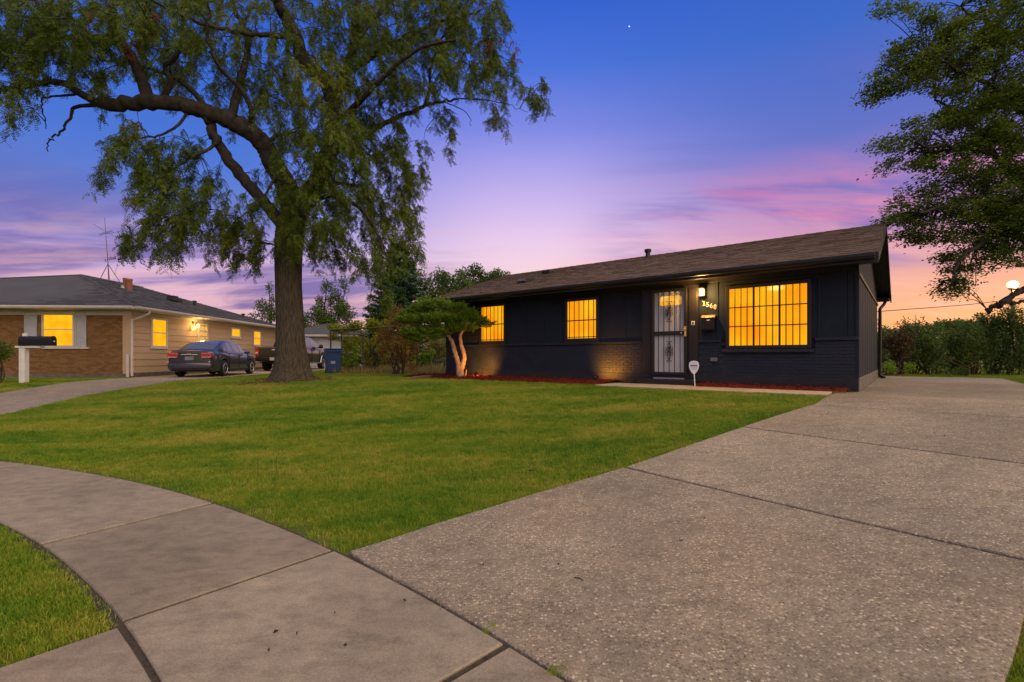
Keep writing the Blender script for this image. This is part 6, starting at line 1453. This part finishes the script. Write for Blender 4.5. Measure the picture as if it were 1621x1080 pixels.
for k in range(4):
    V = []; Fc = []; rg = random.Random(k)
    for _ in range(22):
        a = rg.uniform(0, 2*PI); r = .055*math.sqrt(rg.random()); x, y = r*math.cos(a), r*math.sin(a); h = rg.uniform(.020, .045); wd = rg.uniform(.0016, .0030); la_ = rg.uniform(0, 2*PI); be = rg.uniform(.1, .75)*h; yaw = rg.uniform(0, PI)
        sx_, sy_ = wd*math.cos(yaw), wd*math.sin(yaw); bx, by = be*math.cos(la_), be*math.sin(la_); i0 = len(V)
        V += [(x-sx_, y-sy_, -.01), (x+sx_, y+sy_, -.01), (x+bx*.3+sx_*.8, y+by*.3+sy_*.8, h*.6), (x+bx*.3-sx_*.8, y+by*.3-sy_*.8, h*.6), (x+bx, y+by, h)]; Fc += [(i0, i0+1, i0+2, i0+3), (i0+3, i0+2, i0+4)]
    me = bpy.data.meshes.new('tuft'); me.from_pydata(V, [], Fc); me.materials.append(M['blade']); o = bpy.data.objects.new('tuft', me); tufts.objects.link(o)
def scatter(name, P, rot, scl, label):
    me = bpy.data.meshes.new(name); me.vertices.add(len(P)); me.vertices.foreach_set('co', np.asarray(P, np.float32).ravel())
    at_ = me.attributes.new('rot', 'FLOAT_VECTOR', 'POINT'); at_.data.foreach_set('vector', np.asarray(rot, np.float32).ravel())
    at_ = me.attributes.new('scl', 'FLOAT_VECTOR', 'POINT'); at_.data.foreach_set('vector', np.asarray(scl, np.float32).ravel())
    me.update(); o = link_mesh(name, me, M['blade']); tag(o, label, 'grass', kind='stuff')
    ng = bpy.data.node_groups.new(name, 'GeometryNodeTree'); ng.interface.new_socket('Geometry', in_out='INPUT', socket_type='NodeSocketGeometry'); ng.interface.new_socket('Geometry', in_out='OUTPUT', socket_type='NodeSocketGeometry')
    gi = ng.nodes.new('NodeGroupInput'); go = ng.nodes.new('NodeGroupOutput'); mp2 = ng.nodes.new('GeometryNodeMeshToPoints'); ip = ng.nodes.new('GeometryNodeInstanceOnPoints'); ci = ng.nodes.new('GeometryNodeCollectionInfo')
    ci.inputs[0].default_value = tufts; ci.inputs['Separate Children'].default_value = True; ci.inputs['Reset Children'].default_value = True
    ip.inputs['Pick Instance'].default_value = True
    def na(n_):
        x = ng.nodes.new('GeometryNodeInputNamedAttribute'); x.data_type = 'FLOAT_VECTOR'; x.inputs[0].default_value = n_; return x.outputs[0]
    K = ng.links.new; K(gi.outputs[0], mp2.inputs[0]); K(mp2.outputs[0], ip.inputs['Points']); K(ci.outputs[0], ip.inputs['Instance'])
    e2r = ng.nodes.new('FunctionNodeEulerToRotation'); K(na('rot'), e2r.inputs[0]); K(e2r.outputs[0], ip.inputs['Rotation']); K(na('scl'), ip.inputs['Scale']); K(ip.outputs[0], go.inputs[0])
    md_ = o.modifiers.new('scatter', 'NODES'); md_.node_group = ng; return o
hfoot = [tuple(hw(x, y)[:2]) for x, y in ((-HL-.1, -.05), (.14, -.3), (.14, 7.7), (-HL-.1, 7.7))]
nfoot = [tuple(nw(x, y)[:2]) for x, y in ((-14, 0), (.1, 0), (.1, 13.3), (-14, 13.3))]
pts = []; sc_ = []
for d0_, d1_, dens, s_ in ((1.6, 5, 900, .95), (5, 8, 560, 1.05), (8, 12, 330, 1.2), (12, 18, 170, 1.45), (18, 30, 70, 1.9)):
    w_ = 1.7*d1_; n = int(dens*(2*w_)*(d1_-d0_)); x = RNG.uniform(-w_, w_, n); y = RNG.uniform(d0_, d1_, n)
    px = CX+x/y*F; r = np.hypot(x-CC[0], y-CC[1]); z = terrain(x, y); py = HY+(CZ-z)/y*F
    keep = (((px > -60) & (px < 1680) & (py < 1140)) | ((px > -520) & (px < 2150) & (RNG.random(n) < .45))) & (y < 28)
    e = RNG.normal(0, .02, n)
    keep &= ~((r > RI-.05) & (r < RO+.03+np.abs(e)*1.5)) & (r > 14.0)
    for poly in (drive_poly, ndrive_poly, walk_poly, hfoot, nfoot, *mulch_polys): keep &= ~inpoly(x+e, y+e*.7, poly)
    # apron slab, worn ring round the trunk, thin growth along the sidewalk edge
    aa = np.arctan2(y-CC[1], x-CC[0]); keep &= ~((aa > sa-.115) & (aa < sa+.006) & (r < RI))
    dt = np.hypot((x-TREE.x)*.8, y-TREE.y); keep &= RNG.random(n) < np.clip((dt-.85)/.9, 0, 1)
    keep &= RNG.random(n) < np.where(r > RO, np.clip(.10+(r-RO-.03)/.30, 0, 1), 1)
    keep &= RNG.random(n) < np.where(r < RI, np.clip(.35+(RI-r)/.2, 0, 1), 1)
    pts.append(np.stack([x, y, z], 1)[keep]); sc_.append(np.full(keep.sum(), s_))
pts = np.vstack(pts); sc_ = np.concatenate(sc_); n = len(pts)
rot = np.stack([RNG.normal(0, .12, n), RNG.normal(0, .12, n), RNG.uniform(0, 6.28, n)], 1); hs = RNG.uniform(.7, 1.2, n)
scatter('lawn_grass', pts, rot, np.stack([sc_, sc_, hs*np.clip(sc_, 1, 1.25)], 1), 'short mown grass of the lawns')
# weeds in the joint between sidewalk and driveway
wp = []
for (px, py, k) in ((776, 1003, 14), (886, 1072, 16), (1610, 903, 3)):
    g_ = ground(px, py); q = rnd(k)*.02; wp.append(np.array(g_)+q*np.array([1, 1, 0])+np.array([0, 0, .02]))
wp = np.vstack(wp); n = len(wp)
scatter('joint_weeds', wp, np.stack([RNG.normal(0, .3, n), RNG.normal(0, .3, n), RNG.uniform(0, 6, n)], 1), np.tile([.42, .42, .6], (n, 1)), 'small grass weeds sprouting from the concrete joints')
